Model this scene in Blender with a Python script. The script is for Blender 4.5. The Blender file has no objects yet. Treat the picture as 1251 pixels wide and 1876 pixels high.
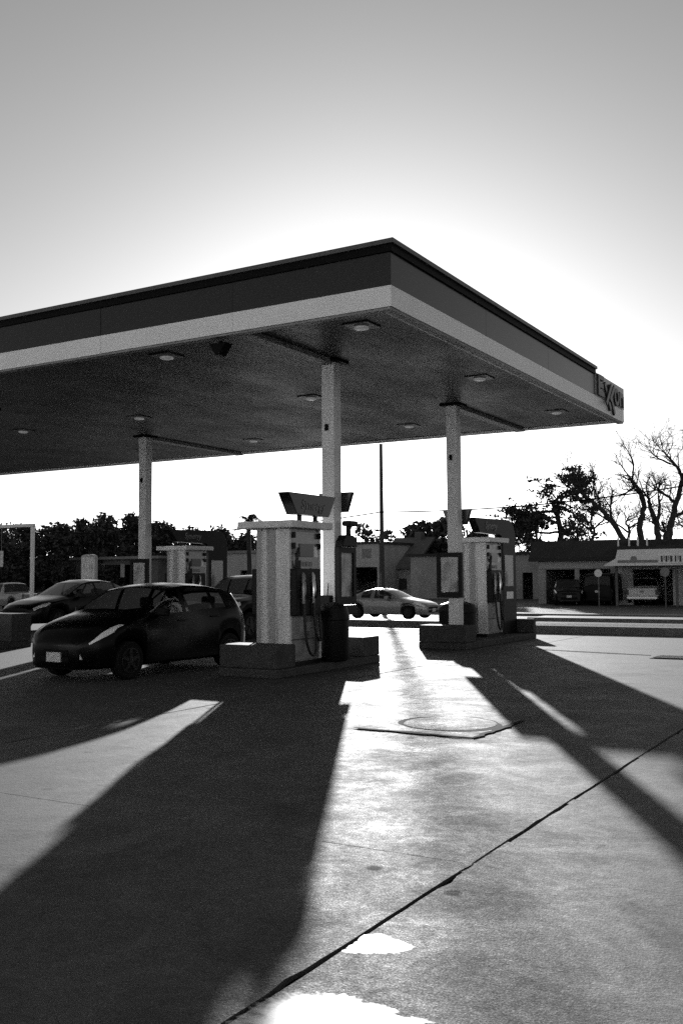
import bpy, bmesh, math, random
from mathutils import Vector, Matrix
R = math.radians
random.seed(7)
scene = bpy.context.scene
COL = scene.collection

# ------------------------------------------------------------------ camera
YAW, PITCH, ROLL, FPX, EYE = 0.53178, 0.0660, -0.00712, 1808.0, 1.6
PW, PH = 1251.0, 1876.0
fw = Vector((-math.sin(YAW) * math.cos(PITCH), math.cos(YAW) * math.cos(PITCH), math.sin(PITCH)))
r0 = Vector((math.cos(YAW), math.sin(YAW), 0))
u0 = r0.cross(fw)
rt = r0 * math.cos(ROLL) + u0 * math.sin(ROLL)
up = -r0 * math.sin(ROLL) + u0 * math.cos(ROLL)
cam_data = bpy.data.cameras.new('camera')
cam = bpy.data.objects.new('camera', cam_data)
COL.objects.link(cam)
cam.matrix_world = Matrix(((rt.x, up.x, -fw.x, 0), (rt.y, up.y, -fw.y, 0), (rt.z, up.z, -fw.z, EYE), (0, 0, 0, 1)))
cam_data.sensor_fit = 'VERTICAL'
cam_data.sensor_height = 36
cam_data.lens = 36 * FPX / PH
cam_data.clip_start, cam_data.clip_end = 0.05, 3000
scene.camera = cam

# ------------------------------------------------------------------ sky, sun, exposure
SUN_EL, SUN_AZ = R(9.6), 0.500          # azimuth measured from +Y towards -X
sun_dir = Vector((-math.sin(SUN_AZ) * math.cos(SUN_EL), math.cos(SUN_AZ) * math.cos(SUN_EL), math.sin(SUN_EL)))
world = bpy.data.worlds.new('World')
scene.world = world
world.use_nodes = True
wn, wl = world.node_tree.nodes, world.node_tree.links
sky = wn.new('ShaderNodeTexSky')
sky.sky_type = 'NISHITA'
sky.sun_disc = False
sky.sun_elevation = SUN_EL
sky.sun_rotation = -SUN_AZ
sky.air_density, sky.dust_density, sky.ozone_density = 1.0, 0.55, 1.0
bw = wn.new('ShaderNodeRGBToBW')        # black-and-white photograph
wl.new(sky.outputs[0], bw.inputs[0])
bg = wn['Background']
wl.new(bw.outputs[0], bg.inputs[0])
bg.inputs[1].default_value = 0.080
sl = bpy.data.lights.new('sun', 'SUN')
sl.energy, sl.angle, sl.color = 5.0, R(0.6), (1, 1, 1)
so = bpy.data.objects.new('sun', sl)
so.rotation_euler = sun_dir.to_track_quat('Z', 'Y').to_euler()
so.location = (0, 0, 40)
COL.objects.link(so)
scene.view_settings.view_transform = 'Standard'
scene.view_settings.look = 'None'
scene.view_settings.gamma = 1
scene.view_settings.exposure = 0.62
scene.view_settings.use_curve_mapping = False
scene.cycles.use_denoising = False      # leaves a little grain, as on the film
scene.cycles.max_bounces = 8
scene.cycles.transparent_max_bounces = 16
scene.cycles.sample_clamp_indirect = 0.8
scene.render.filter_size = 2.3

def ray(px, py):
    return fw + rt * ((px - PW / 2) / FPX) - up * ((py - PH / 2) / FPX)
def on_y(px, py, Y):
    d = ray(px, py)
    return Vector((0, 0, EYE)) + d * (Y / d.y)
def on_z(px, py, Z=0.0):
    d = ray(px, py)
    return Vector((0, 0, EYE)) + d * ((Z - EYE) / d.z)
def at(px, py, depth):
    return Vector((0, 0, EYE)) + ray(px, py) * depth

# ------------------------------------------------------------------ materials
def mat(name, base, rough=0.6, metal=0.0, spec=0.5, vary=0.0, scale=3.0, bump=0.0, bscale=40.0, coat=0.0, stretch=None, rvary=0.0):
    m = bpy.data.materials.new(name)
    m.use_nodes = True
    n, l = m.node_tree.nodes, m.node_tree.links
    p = n['Principled BSDF']
    p.inputs['Base Color'].default_value = (base, base, base, 1)
    p.inputs['Roughness'].default_value = rough
    p.inputs['Metallic'].default_value = metal
    p.inputs['Specular IOR Level'].default_value = spec
    p.inputs['Coat Weight'].default_value = coat
    p.inputs['Coat Roughness'].default_value = 0.06
    if vary or bump or rvary:
        g = n.new('ShaderNodeNewGeometry')
        src = g.outputs['Position']
        if stretch:
            mp = n.new('ShaderNodeMapping')
            mp.inputs['Scale'].default_value = stretch
            l.new(src, mp.inputs[0])
            src = mp.outputs[0]
    if vary or rvary:
        t = n.new('ShaderNodeTexNoise')
        t.inputs['Scale'].default_value = scale
        t.inputs['Detail'].default_value = 7
        t.inputs['Roughness'].default_value = 0.62
        l.new(src, t.inputs['Vector'])
        if vary:
            mr = n.new('ShaderNodeMapRange')
            mr.inputs[1].default_value, mr.inputs[2].default_value = 0.28, 0.72
            mr.inputs[3].default_value, mr.inputs[4].default_value = base * (1 - vary), base * (1 + vary)
            l.new(t.outputs[0], mr.inputs[0])
            l.new(mr.outputs[0], p.inputs['Base Color'])
        if rvary:
            m2 = n.new('ShaderNodeMapRange')
            m2.inputs[1].default_value, m2.inputs[2].default_value = 0.28, 0.72
            m2.inputs[3].default_value, m2.inputs[4].default_value = rough - rvary, rough + rvary
            l.new(t.outputs[0], m2.inputs[0])
            l.new(m2.outputs[0], p.inputs['Roughness'])
    if bump:
        t2 = n.new('ShaderNodeTexNoise')
        t2.inputs['Scale'].default_value = bscale
        t2.inputs['Detail'].default_value = 5
        l.new(src, t2.inputs['Vector'])
        b = n.new('ShaderNodeBump')
        b.inputs['Strength'].default_value = bump
        b.inputs['Distance'].default_value = 0.02
        l.new(t2.outputs[0], b.inputs['Height'])
        l.new(b.outputs[0], p.inputs['Normal'])
    return m

def concrete(name, base, rough):
    """worn forecourt concrete: cloudy tone, tyre-dark lane stains, trowel streaks, pitting"""
    m = mat(name, base, rough)
    n, l = m.node_tree.nodes, m.node_tree.links
    p = n['Principled BSDF']
    pos = n.new('ShaderNodeNewGeometry').outputs['Position']
    def noise(sc, det=6, rgh=0.6, st=(1, 1, 1), dist=0.0):
        mp = n.new('ShaderNodeMapping')
        mp.inputs['Scale'].default_value = st
        l.new(pos, mp.inputs[0])
        t = n.new('ShaderNodeTexNoise')
        t.inputs['Scale'].default_value, t.inputs['Detail'].default_value = sc, det
        t.inputs['Roughness'].default_value, t.inputs['Distortion'].default_value = rgh, dist
        l.new(mp.outputs[0], t.inputs['Vector'])
        return t.outputs[0]
    def rng(v, a, b, c, d):
        mr = n.new('ShaderNodeMapRange')
        for i, k in enumerate((a, b, c, d)):
            mr.inputs[i + 1].default_value = k
        l.new(v, mr.inputs[0])
        return mr.outputs[0]
    def op(o, a, b):
        q = n.new('ShaderNodeMath')
        q.operation = o
        for i, v in enumerate((a, b)):
            if isinstance(v, (int, float)):
                q.inputs[i].default_value = v
            else:
                l.new(v, q.inputs[i])
        return q.outputs[0]
    cloud = noise(1.5, 9, 0.7, dist=0.9)
    fine = noise(22, 8, 0.8)
    streak = noise(4.5, 8, 0.7, (1.0, 1.15, 1), 1.4)
    tone = op('MULTIPLY', rng(cloud, 0.32, 0.68, 0.5, 1.45), rng(fine, 0.3, 0.7, 0.62, 1.35))
    grit = noise(110, 3, 0.6)
    tone = op('MULTIPLY', tone, rng(streak, 0.3, 0.7, 0.8, 1.18))
    tone = op('MULTIPLY', tone, rng(grit, 0.3, 0.7, 0.5, 1.5))
    # oil band along the middle of the lane (x about -3.9) and beside the joint
    sx = n.new('ShaderNodeSeparateXYZ')
    l.new(pos, sx.inputs[0])
    wob = rng(noise(0.5, 3, 0.5), 0.3, 0.7, -0.35, 0.35)
    dx = op('ABSOLUTE', op('ADD', op('ADD', sx.outputs[0], 3.95), wob), 0)
    band = rng(dx, 0.1, 0.75, 1.0, 0.0)
    blot = rng(noise(1.1, 5, 0.6, dist=1.0), 0.44, 0.62, 0.0, 1.0)
    oil = op('MULTIPLY', band, blot)
    tone = op('MULTIPLY', tone, rng(oil, 0, 1, 1.0, 0.45))
    base_v = op('MULTIPLY', tone, base)
    l.new(base_v, p.inputs['Base Color'])
    rg = op('ADD', rng(cloud, 0.32, 0.68, 0.08, -0.08), rng(fine, 0.3, 0.7, 0.08, -0.08))
    rg = op('ADD', rg, rng(streak, 0.3, 0.7, 0.05, -0.05))
    rg = op('ADD', rg, op('MULTIPLY', oil, 0.10))
    rg = op('ADD', rg, rng(grit, 0.3, 0.7, 0.12, -0.12))
    drip = n.new('ShaderNodeTexVoronoi')          # scattered oil drips
    drip.inputs['Scale'].default_value = 1.6
    l.new(pos, drip.inputs['Vector'])
    rg = op('ADD', rg, rng(drip.outputs['Distance'], 0.05, 0.09, 0.16, 0.0))
    l.new(op('ADD', rg, rough), p.inputs['Roughness'])
    b = n.new('ShaderNodeBump')
    b.inputs['Strength'].default_value, b.inputs['Distance'].default_value = 0.25, 0.01
    l.new(noise(60, 4, 0.7), b.inputs['Height'])
    b2 = n.new('ShaderNodeBump')
    b2.inputs['Strength'].default_value, b2.inputs['Distance'].default_value = 0.10, 0.03
    l.new(streak, b2.inputs['Height'])
    l.new(b.outputs[0], b2.inputs['Normal'])
    l.new(b2.outputs[0], p.inputs['Normal'])
    p.inputs['Specular IOR Level'].default_value = 0.58
    return m

def glass(name, tint=0.35, dust=0.018):
    m = bpy.data.materials.new(name)
    m.use_nodes = True
    n, l = m.node_tree.nodes, m.node_tree.links
    n.remove(n['Principled BSDF'])
    tr = n.new('ShaderNodeBsdfTransparent')
    tr.inputs[0].default_value = (tint, tint, tint, 1)
    gl = n.new('ShaderNodeBsdfGlossy')
    gl.inputs['Roughness'].default_value = 0.03
    fr = n.new('ShaderNodeFresnel')
    fr.inputs[0].default_value = 1.5
    mx = n.new('ShaderNodeMixShader')
    l.new(fr.outputs[0], mx.inputs[0]); l.new(tr.outputs[0], mx.inputs[1]); l.new(gl.outputs[0], mx.inputs[2])
    tl = n.new('ShaderNodeBsdfTranslucent')          # road dust on the pane catches light
    tl.inputs[0].default_value = (.8, .8, .8, 1)
    m2 = n.new('ShaderNodeMixShader')
    m2.inputs[0].default_value = dust
    l.new(mx.outputs[0], m2.inputs[1]); l.new(tl.outputs[0], m2.inputs[2])
    l.new(m2.outputs[0], n['Material Output'].inputs[0])
    return m

def poster(name, a, b, sc):
    m = mat(name, a, 0.4)
    n, l = m.node_tree.nodes, m.node_tree.links
    t = n.new('ShaderNodeTexCoord')
    v = n.new('ShaderNodeTexNoise')
    v.inputs['Scale'].default_value, v.inputs['Detail'].default_value = sc, 3
    l.new(t.outputs['Generated'], v.inputs['Vector'])
    mr = n.new('ShaderNodeMapRange')
    mr.inputs[1].default_value, mr.inputs[2].default_value = 0.46, 0.66
    mr.inputs[3].default_value, mr.inputs[4].default_value = a, b
    l.new(v.outputs[0], mr.inputs[0])
    l.new(mr.outputs[0], n['Principled BSDF'].inputs['Base Color'])
    return m

M = dict(
    slab=concrete('slab_concrete', 0.036, 0.80),
    sealant=mat('joint_sealant', 0.008, 0.9, spec=0.03),
    soil=mat('far_ground', 0.09, 0.8, vary=0.4, scale=0.4, bump=0.3, bscale=6),
    asphalt=mat('road_asphalt', 0.06, 0.68, vary=0.3, scale=1.2, bump=0.4, bscale=90, rvary=0.06),
    kerb=mat('kerb_concrete', 0.16, 0.85, vary=0.3, scale=3, bump=0.3),
    walk=mat('sidewalk_concrete', 0.22, 0.7, vary=0.25, scale=2, bump=0.2),
    grass=mat('verge_grass', 0.035, 0.9, vary=0.5, scale=4, bump=0.6),
    water=mat('standing_water', 0.02, 0.33, spec=0.6, rvary=0.05, scale=5),
    fascia=mat('dark_fascia_paint', 0.010, 0.25, spec=0.5, vary=0.15, scale=1.2),
    white=mat('white_metal', 0.85, 0.4, vary=0.07, scale=1.5),
    cap=mat('cap_metal', 0.07, 0.45, vary=0.2),
    black=mat('black_trim', 0.004, 0.6, spec=0.1),
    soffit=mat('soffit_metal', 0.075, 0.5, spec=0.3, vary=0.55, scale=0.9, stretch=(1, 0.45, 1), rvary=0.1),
    trim=mat('grey_trim', 0.22, 0.5, vary=0.2),
    colw=mat('column_paint', 0.68, 0.5, vary=0.12, scale=2.5),
    lens=mat('lamp_lens', 0.45, 0.25),
    pumpw=mat('pump_white_panel', 0.62, 0.4, vary=0.18, scale=2.2, stretch=(2, 2, 0.6)),
    pumpg=mat('pump_steel', 0.28, 0.32, metal=0.6, vary=0.08, scale=3, rvary=0.08),
    pumpd=mat('pump_dark_plastic', 0.005, 0.5, spec=0.2),
    screen=mat('pump_screen', 0.05, 0.12),
    chrome=mat('bright_metal', 0.7, 0.15, metal=1.0),
    hose=mat('rubber_hose', 0.01, 0.55),
    block=mat('painted_block', 0.05, 0.75, spec=0.25, vary=0.3, scale=5, bump=0.2),
    bin=mat('black_bin_plastic', 0.004, 0.55, spec=0.2, vary=0.2),
    print=mat('printed_lettering', 0.16, 0.5),
    letter=mat('dark_sign_letter', 0.02, 0.4),
    signg=mat('grey_sign_face', 0.35, 0.35, vary=0.1),
    paintk=mat('black_car_paint', 0.002, 0.22, spec=0.12, coat=0.0),
    paintd=mat('charcoal_car_paint', 0.003, 0.22, spec=0.2, coat=0.0),
    paints=mat('silver_car_paint', 0.24, 0.32, metal=0.55, coat=0.8),
    paintw=mat('white_car_paint', 0.62, 0.3, coat=0.8),
    tyre=mat('tyre_rubber', 0.006, 0.85, spec=0.2),
    rim=mat('alloy_rim', 0.012, 0.5, spec=0.3),
    headl=mat('headlamp_lens', 0.9, 0.3, metal=0.3),
    taill=mat('tail_lamp_lens', 0.05, 0.12),
    plate=mat('number_plate', 0.5, 0.4, vary=0.25, scale=25),
    seat=mat('seat_fabric', 0.02, 0.85),
    glass=glass('car_glass', 0.8),
    wglass=glass('window_glass', 0.25),
    bark=mat('bark', 0.035, 0.9, vary=0.4, scale=3, bump=0.5, bscale=12),
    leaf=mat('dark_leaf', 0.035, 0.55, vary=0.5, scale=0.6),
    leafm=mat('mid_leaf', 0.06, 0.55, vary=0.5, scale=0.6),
    wood=mat('pole_wood', 0.05, 0.85, vary=0.3, scale=4, stretch=(6, 6, 0.5)),
    wall=mat('pale_wall', 0.42, 0.8, vary=0.2, scale=0.8),
    wallg=mat('grey_wall', 0.32, 0.8, vary=0.2, scale=0.8),
    walld=mat('dark_wall', 0.12, 0.8, vary=0.3, scale=0.8),
    roofd=mat('dark_roofing', 0.03, 0.8, vary=0.3, scale=2),
    post=poster('poster_print', 0.50, 0.12, 1.6),
    signp=poster('sign_print', 0.75, 0.35, 7.0),
    stripe=mat('pump_grey_stripe', 0.30, 0.4, vary=0.1),
    iron=mat('cast_iron', 0.05, 0.5, metal=0.6, vary=0.3, scale=20, bump=0.6, bscale=60),
)

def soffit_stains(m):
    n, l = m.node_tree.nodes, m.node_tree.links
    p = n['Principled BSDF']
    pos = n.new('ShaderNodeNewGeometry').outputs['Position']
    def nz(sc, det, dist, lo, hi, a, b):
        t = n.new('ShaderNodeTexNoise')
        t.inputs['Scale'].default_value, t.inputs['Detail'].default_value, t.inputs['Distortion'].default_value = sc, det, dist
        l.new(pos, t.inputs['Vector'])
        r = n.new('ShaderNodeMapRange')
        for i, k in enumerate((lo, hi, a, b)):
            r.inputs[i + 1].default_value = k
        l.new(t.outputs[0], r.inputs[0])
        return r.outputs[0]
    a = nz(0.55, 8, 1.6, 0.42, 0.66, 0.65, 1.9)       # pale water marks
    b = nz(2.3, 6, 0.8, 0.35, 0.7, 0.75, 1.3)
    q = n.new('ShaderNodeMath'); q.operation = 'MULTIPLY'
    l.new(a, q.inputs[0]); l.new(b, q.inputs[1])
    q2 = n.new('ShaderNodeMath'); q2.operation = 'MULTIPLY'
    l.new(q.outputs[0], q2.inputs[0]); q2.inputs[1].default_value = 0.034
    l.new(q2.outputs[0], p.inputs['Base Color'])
soffit_stains(M['soffit'])
_p = M['lens'].node_tree.nodes['Principled BSDF']      # the canopy lamps are switched on, weakly against the daylight
_p.inputs['Emission Color'].default_value = (1, 1, 1, 1)
_p.inputs['Emission Strength'].default_value = 0.06

def shallow_edge(m):
    n, l = m.node_tree.nodes, m.node_tree.links
    a = n.new('ShaderNodeAttribute'); a.attribute_name = 'depth'
    g = n.new('ShaderNodeNewGeometry')
    t = n.new('ShaderNodeTexNoise'); t.inputs['Scale'].default_value, t.inputs['Detail'].default_value = 28, 8
    l.new(g.outputs['Position'], t.inputs['Vector'])
    q = n.new('ShaderNodeMath'); q.operation = 'ADD'
    l.new(a.outputs['Fac'], q.inputs[0]); l.new(t.outputs[0], q.inputs[1])
    r = n.new('ShaderNodeMapRange')
    for i, k in enumerate((0.5, 1.15, 0, 1)):
        r.inputs[i + 1].default_value = k
    l.new(q.outputs[0], r.inputs[0])
    l.new(r.outputs[0], n['Principled BSDF'].inputs['Alpha'])
shallow_edge(M['water'])

# ------------------------------------------------------------------ mesh helpers
class MB:
    def __init__(s):
        s.bm = bmesh.new()
    def face(s, pts):
        return s.bm.faces.new([s.bm.verts.new(p) for p in pts])
    def mesh(s, vs, fs):
        v = [s.bm.verts.new(p) for p in vs]
        for f in fs:
            try:
                s.bm.faces.new([v[i] for i in f])
            except ValueError:
                pass
        return s
    def box(s, x0, x1, y0, y1, z0, z1):
        vs = [(x, y, z) for x in (x0, x1) for y in (y0, y1) for z in (z0, z1)]
        return s.mesh(vs, [(0, 1, 3, 2), (4, 6, 7, 5), (0, 4, 5, 1), (2, 3, 7, 6), (0, 2, 6, 4), (1, 5, 7, 3)])
    def prism(s, poly, axis, a, b):
        """poly: 2-D outline; axis 'x': (y,z) outline extruded along x; 'y': (x,z); 'z': (x,y)"""
        def P(q, t):
            return {'x': (t, q[0], q[1]), 'y': (q[0], t, q[1]), 'z': (q[0], q[1], t)}[axis]
        k = len(poly)
        vs = [P(q, a) for q in poly] + [P(q, b) for q in poly]
        fs = [tuple(range(k)), tuple(range(2 * k - 1, k - 1, -1))] + [(i, (i + 1) % k, k + (i + 1) % k, k + i) for i in range(k)]
        return s.mesh(vs, fs)
    def tube(s, pts, rad, n=8, cap=True):
        pts = [Vector(p) for p in pts]
        rings, prev = [], None
        for i, p in enumerate(pts):
            d = (pts[min(i + 1, len(pts) - 1)] - pts[max(i - 1, 0)]).normalized()
            if prev is None:
                a = d.orthogonal().normalized()
            else:
                a = (prev - d * prev.dot(d))
                a = a.normalized() if a.length > 1e-6 else d.orthogonal().normalized()
            prev = a
            b = d.cross(a)
            r = rad[i] if isinstance(rad, (list, tuple)) else rad
            rings.append([s.bm.verts.new(p + (a * math.cos(t) + b * math.sin(t)) * r) for t in [2 * math.pi * k / n for k in range(n)]])
        for q0, q1 in zip(rings, rings[1:]):
            for k in range(n):
                s.bm.faces.new((q0[k], q0[(k + 1) % n], q1[(k + 1) % n], q1[k]))
        if cap:
            s.bm.faces.new(rings[0][::-1]); s.bm.faces.new(rings[-1])
        return s
    def lathe(s, prof, c=(0, 0, 0), axis='z', n=24):
        rings = []
        for r, h in prof:
            ring = []
            for k in range(n):
                t = 2 * math.pi * k / n
                q = (r * math.cos(t), r * math.sin(t), h) if axis == 'z' else (h, r * math.cos(t), r * math.sin(t))
                ring.append(s.bm.verts.new((q[0] + c[0], q[1] + c[1], q[2] + c[2])))
            rings.append(ring)
        for q0, q1 in zip(rings, rings[1:]):
            for k in range(n):
                s.bm.faces.new((q0[k], q0[(k + 1) % n], q1[(k + 1) % n], q1[k]))
        s.bm.faces.new(rings[0][::-1]); s.bm.faces.new(rings[-1])
        return s
    def build(s, name, m, parent=None, bevel=0.0, smooth=None, segs=2):
        bmesh.ops.recalc_face_normals(s.bm, faces=s.bm.faces)
        if bevel:
            es = [e for e in s.bm.edges if len(e.link_faces) == 2 and e.calc_face_angle(0) > 0.5]
            bmesh.ops.bevel(s.bm, geom=es, offset=bevel, segments=segs, affect='EDGES', profile=0.5)
        me = bpy.data.meshes.new(name)
        s.bm.to_mesh(me)
        s.bm.free()
        if smooth is not None:
            for p in me.polygons:
                p.use_smooth = True
            me.set_sharp_from_angle(angle=R(smooth))
        return link(name, me, m, parent)

def link(name, me, m, parent=None):
    o = bpy.data.objects.new(name, me)
    if m is not None and not me.materials:
        me.materials.append(M[m] if isinstance(m, str) else m)
    COL.objects.link(o)
    if parent is not None:
        o.parent = parent
    return o
def tag(o, label, cat, group=None):
    o['label'], o['category'] = label, cat
    if group:
        o['group'] = group
    return o
def struct(o):
    o['kind'] = 'structure'
    return o
def thing(name, label, cat, loc=(0, 0, 0), rz=0.0, group=None):
    o = bpy.data.objects.new(name, None)
    o.empty_display_size = 0.2
    o.location, o.rotation_euler = loc, (0, 0, rz)
    COL.objects.link(o)
    return tag(o, label, cat, group)
def copy_tree(o, parent=None):
    c = o.copy()
    COL.objects.link(c)
    c.parent = parent
    for ch in list(o.children):
        copy_tree(ch, c)
    return c
def text_mesh(body, size, depth, shear=0.0):
    cu = bpy.data.curves.new('text', 'FONT')
    cu.body, cu.size, cu.extrude, cu.shear = body, size, depth, shear
    cu.align_x, cu.align_y = 'CENTER', 'CENTER'
    cu.offset = size * 0.012
    o = bpy.data.objects.new('text', cu)
    COL.objects.link(o)
    dg = bpy.context.evaluated_depsgraph_get()
    me = bpy.data.meshes.new_from_object(o.evaluated_get(dg))
    bpy.data.objects.remove(o)
    bpy.data.curves.remove(cu)
    return me
FACE_PX = Matrix(((0, 0, 1, 0), (1, 0, 0, 0), (0, 1, 0, 0), (0, 0, 0, 1)))   # text plane facing +X, reading along +Y
FACE_MX = Matrix(((0, 0, -1, 0), (-1, 0, 0, 0), (0, 1, 0, 0), (0, 0, 0, 1)))

# ================================================================== setting
# ---- terrain: level at the station, falling to the street and the lots beyond
prof = [(-400, -0.06), (26.9, -0.06), (28.6, -0.08), (33, -0.32), (48, -0.36), (58, -0.55), (900, -0.55)]
mb = MB()
xs = [-900, -120, -60, -20, 0, 20, 60, 900]
vs = [(x, y, z) for y, z in prof for x in xs]
fs = [(j * 8 + i, j * 8 + i + 1, (j + 1) * 8 + i + 1, (j + 1) * 8 + i) for j in range(len(prof) - 1) for i in range(7)]
struct(mb.mesh(vs, fs).build('ground', 'soil'))

# ---- forecourt: concrete slabs with open joints
fc = MB().box(-49.5, 16.9, -17.1, 26.95, -0.055, -0.018).build('forecourt', 'sealant')
struct(fc)
JX, JY, SP, GAP = -2.23, 5.2, 5.6, 0.016
proto = {}
for ix in range(-9, 4):
    for iy in range(-4, 4):
        x0, x1 = JX + ix * SP, JX + (ix + 1) * SP
        y0, y1 = JY + iy * SP, min(JY + (iy + 1) * SP, 26.9)
        if x1 > 16 or x0 < -49 or y0 > 26:
            continue
        hy, hx = (y1 - y0) / 2, SP / 2
        k = (round(hy, 3), (ix + 2 * iy) % 3)
        if k not in proto:
            rg_ = random.Random(int(hy * 1000) + k[1])
            top, bot = [], []
            def edge(ax, ay, bx_, by_, nx, ny, lo, hi):
                n_ = 46
                run = 0.0
                for q in range(n_):
                    a = q / n_
                    run = .6 * run + .4 * rg_.random()
                    ins = lo + (hi - lo) * run
                    if hi > .01 and rg_.random() < .06:
                        ins += rg_.uniform(.006, .02)
                    px_, py_ = ax + (bx_ - ax) * a, ay + (by_ - ay) * a
                    top.append((px_ + nx * ins, py_ + ny * ins, 0)); bot.append((px_ + nx * lo * .6, py_ + ny * lo * .6, -.05))
            edge(-hx, -hy, hx, -hy, 0, 1, .001, .005)
            edge(hx, -hy, hx, hy, -1, 0, .008, .022)
            edge(hx, hy, -hx, hy, 0, -1, .001, .005)
            edge(-hx, hy, -hx, -hy, 1, 0, .008, .022)
            m_ = len(top)
            sl_ = MB()
            sl_.mesh(top + bot, [tuple(range(m_))] + [(i, m_ + i, m_ + (i + 1) % m_, (i + 1) % m_) for i in range(m_)])
            o = proto[k] = sl_.build('slab', 'slab', fc)
        else:
            o = link('slab', proto[k].data, None, fc)
        dz = random.uniform(-0.0008, 0.0006)
        o.location = ((x0 + x1) / 2, (y0 + y1) / 2, dz)

# stretches of the long joint packed with pale grit
for ya, yb in ((5.05, 5.75), (8.9, 9.25), (11.6, 12.4), (6.9, 7.05)):
    MB().box(JX - .013, JX + .013, ya, yb, -.017, -.004).build('joint_grit', 'slab', fc)

# access slab with round cover in the lane
fp = thing('tank_access_cover', 'square access slab with round iron cover sunk in the sunlit lane', 'manhole', (-4.57, 9.9, 0.004))
b = MB()
b.box(-0.66, 0.66, -0.72, 0.55, 0.0, 0.006)
b.build('surround', 'slab', fp)
g_ = MB()
rg_ = random.Random(4)
def ragged(ax, ay, bx_, by_, w_):
    n_ = 16
    L_ = [Vector((ax + (bx_ - ax) * k / n_, ay + (by_ - ay) * k / n_, 0)) for k in range(n_ + 1)]
    d_ = (L_[-1] - L_[0]).normalized()
    nn = Vector((-d_.y, d_.x, 0))
    A = [p + nn * w_ * (rg_.uniform(.15, .75) if 0 < k < n_ else .1) for k, p in enumerate(L_)]
    B_ = [p - nn * w_ * (rg_.uniform(.15, .75) if 0 < k < n_ else .1) for k, p in enumerate(L_)]
    vs = [(p.x, p.y, .0075) for p in A + B_]
    g_.mesh(vs, [(k, k + 1, n_ + 2 + k, n_ + 1 + k) for k in range(n_)])
ragged(-0.72, -0.70, 0.67, -0.745, .075)
ragged(0.67, -0.745, 0.70, 0.62, .07)
g_.build('edge_joint', 'sealant', fp)
MB().lathe([(0.50, 0.0062), (0.50, 0.009), (0.49, 0.0105), (0.0001, 0.0105)], (0.08, 0.02, 0), n=40).build('cover', 'slab', fp, smooth=30)
ring = MB()
for a0, a1, wd_ in ((0.0, 6.2832, .02), (2.3, 3.9, .075), (-1.35, .5, .085), (1.2, 1.7, .05)):
    n_ = 40
    vs = []
    for k in range(n_ + 1):
        t = a0 + (a1 - a0) * k / n_
        e_ = wd_ * (math.sin(math.pi * k / n_) ** .5 if wd_ > .03 else 1)
        zz = .0073 + (wd_ > .03) * .0006
        for q in (0.505, 0.505 + e_):
            vs.append((0.08 + q * math.cos(t), 0.02 + q * math.sin(t), zz))
    ring.mesh(vs, [(2 * k, 2 * k + 1, 2 * k + 3, 2 * k + 2) for k in range(n_)])
ring.build('cover_ring', 'sealant', fp)

def puddle(name, pts, label):
    n_ = 10
    out = []
    jit = random.Random(len(pts))
    m_ = len(pts)
    cxy = (sum(p[0] for p in pts) / m_, sum(p[1] for p in pts) / m_)
    for i in range(m_):
        p0, p1, p2, p3 = [Vector((*pts[(i + k - 1) % m_], 0)) for k in range(4)]
        for k in range(n_):
            t = k / n_
            q = 0.5 * ((2 * p1) + (p2 - p0) * t + (2 * p0 - 5 * p1 + 4 * p2 - p3) * t * t + (3 * p1 - p0 - 3 * p2 + p3) * t ** 3)
            dr_ = Vector((q.x - cxy[0], q.y - cxy[1])) * (jit.gauss(0, .028) + .03 * math.sin(5 * len(out) / n_) )
            out.append((q.x + dr_.x, q.y + dr_.y, 0.0016))
    k_ = len(out)
    inner = [(cxy[0] + (x - cxy[0]) * .5, cxy[1] + (y - cxy[1]) * .5, z) for x, y, z in out]
    mb = MB()
    mb.mesh(out + inner, [(i, (i + 1) % k_, k_ + (i + 1) % k_, k_ + i) for i in range(k_)] + [tuple(range(k_, 2 * k_))])
    o = mb.build(name, 'water')
    at_ = o.data.attributes.new('depth', 'FLOAT', 'POINT')
    for i, v in enumerate(o.data.vertices):
        d_ = min((Vector((v.co.x - q[0], v.co.y - q[1])).length for q in out))
        at_.data[i].value = 0.0 if d_ < .0005 else 1.0
    return tag(o, label, 'puddle', 'puddles in the foreground')
pz = lambda L: [tuple(on_z(x, y)[:2]) for x, y in L]
puddle('puddle', pz([(628, 1746), (648, 1726), (676, 1710), (700, 1712), (730, 1722), (757, 1733), (745, 1744), (700, 1748), (650, 1747)]), 'small white glinting puddle touching the slab joint')
puddle('puddle', pz([(415, 1890), (450, 1850), (500, 1825), (560, 1818), (630, 1822), (690, 1838), (740, 1858), (800, 1885), (700, 1960), (500, 1960)]), 'large white glinting puddle at the bottom edge of the picture')

# drain and patched crack on the right of the lot
p = on_z(1285, 1207)
dr = thing('drain_grate', 'dark long drain grate set in the lot at the right edge', 'drain', (p.x, p.y, 0.004))
MB().box(-0.9, 0.9, -0.35, 0.35, 0, 0.006).build('frame', 'iron', dr)
for i in range(9):
    MB().box(-0.84, 0.84, -0.31 + i * 0.072, -0.275 + i * 0.072, 0.006, 0.018).build('bar', 'iron', dr)
cr = MB()
q0, q1 = on_z(985, 1190), on_z(1190, 1201)
for i in range(14):
    a, c = q0.lerp(q1, i / 14), q0.lerp(q1, (i + 1) / 14)
    wd = 0.10 + 0.12 * math.sin(math.pi * (i + .5) / 14) * random.uniform(.6, 1.2)
    cr.box(min(a.x, c.x), max(a.x, c.x), a.y - wd / 2, a.y + wd / 2, 0.003, 0.0045)
tag(cr.build('tar_patch', 'sealant'), 'dark tar patch along a crack in the right of the lot', 'tar patch')

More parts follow.
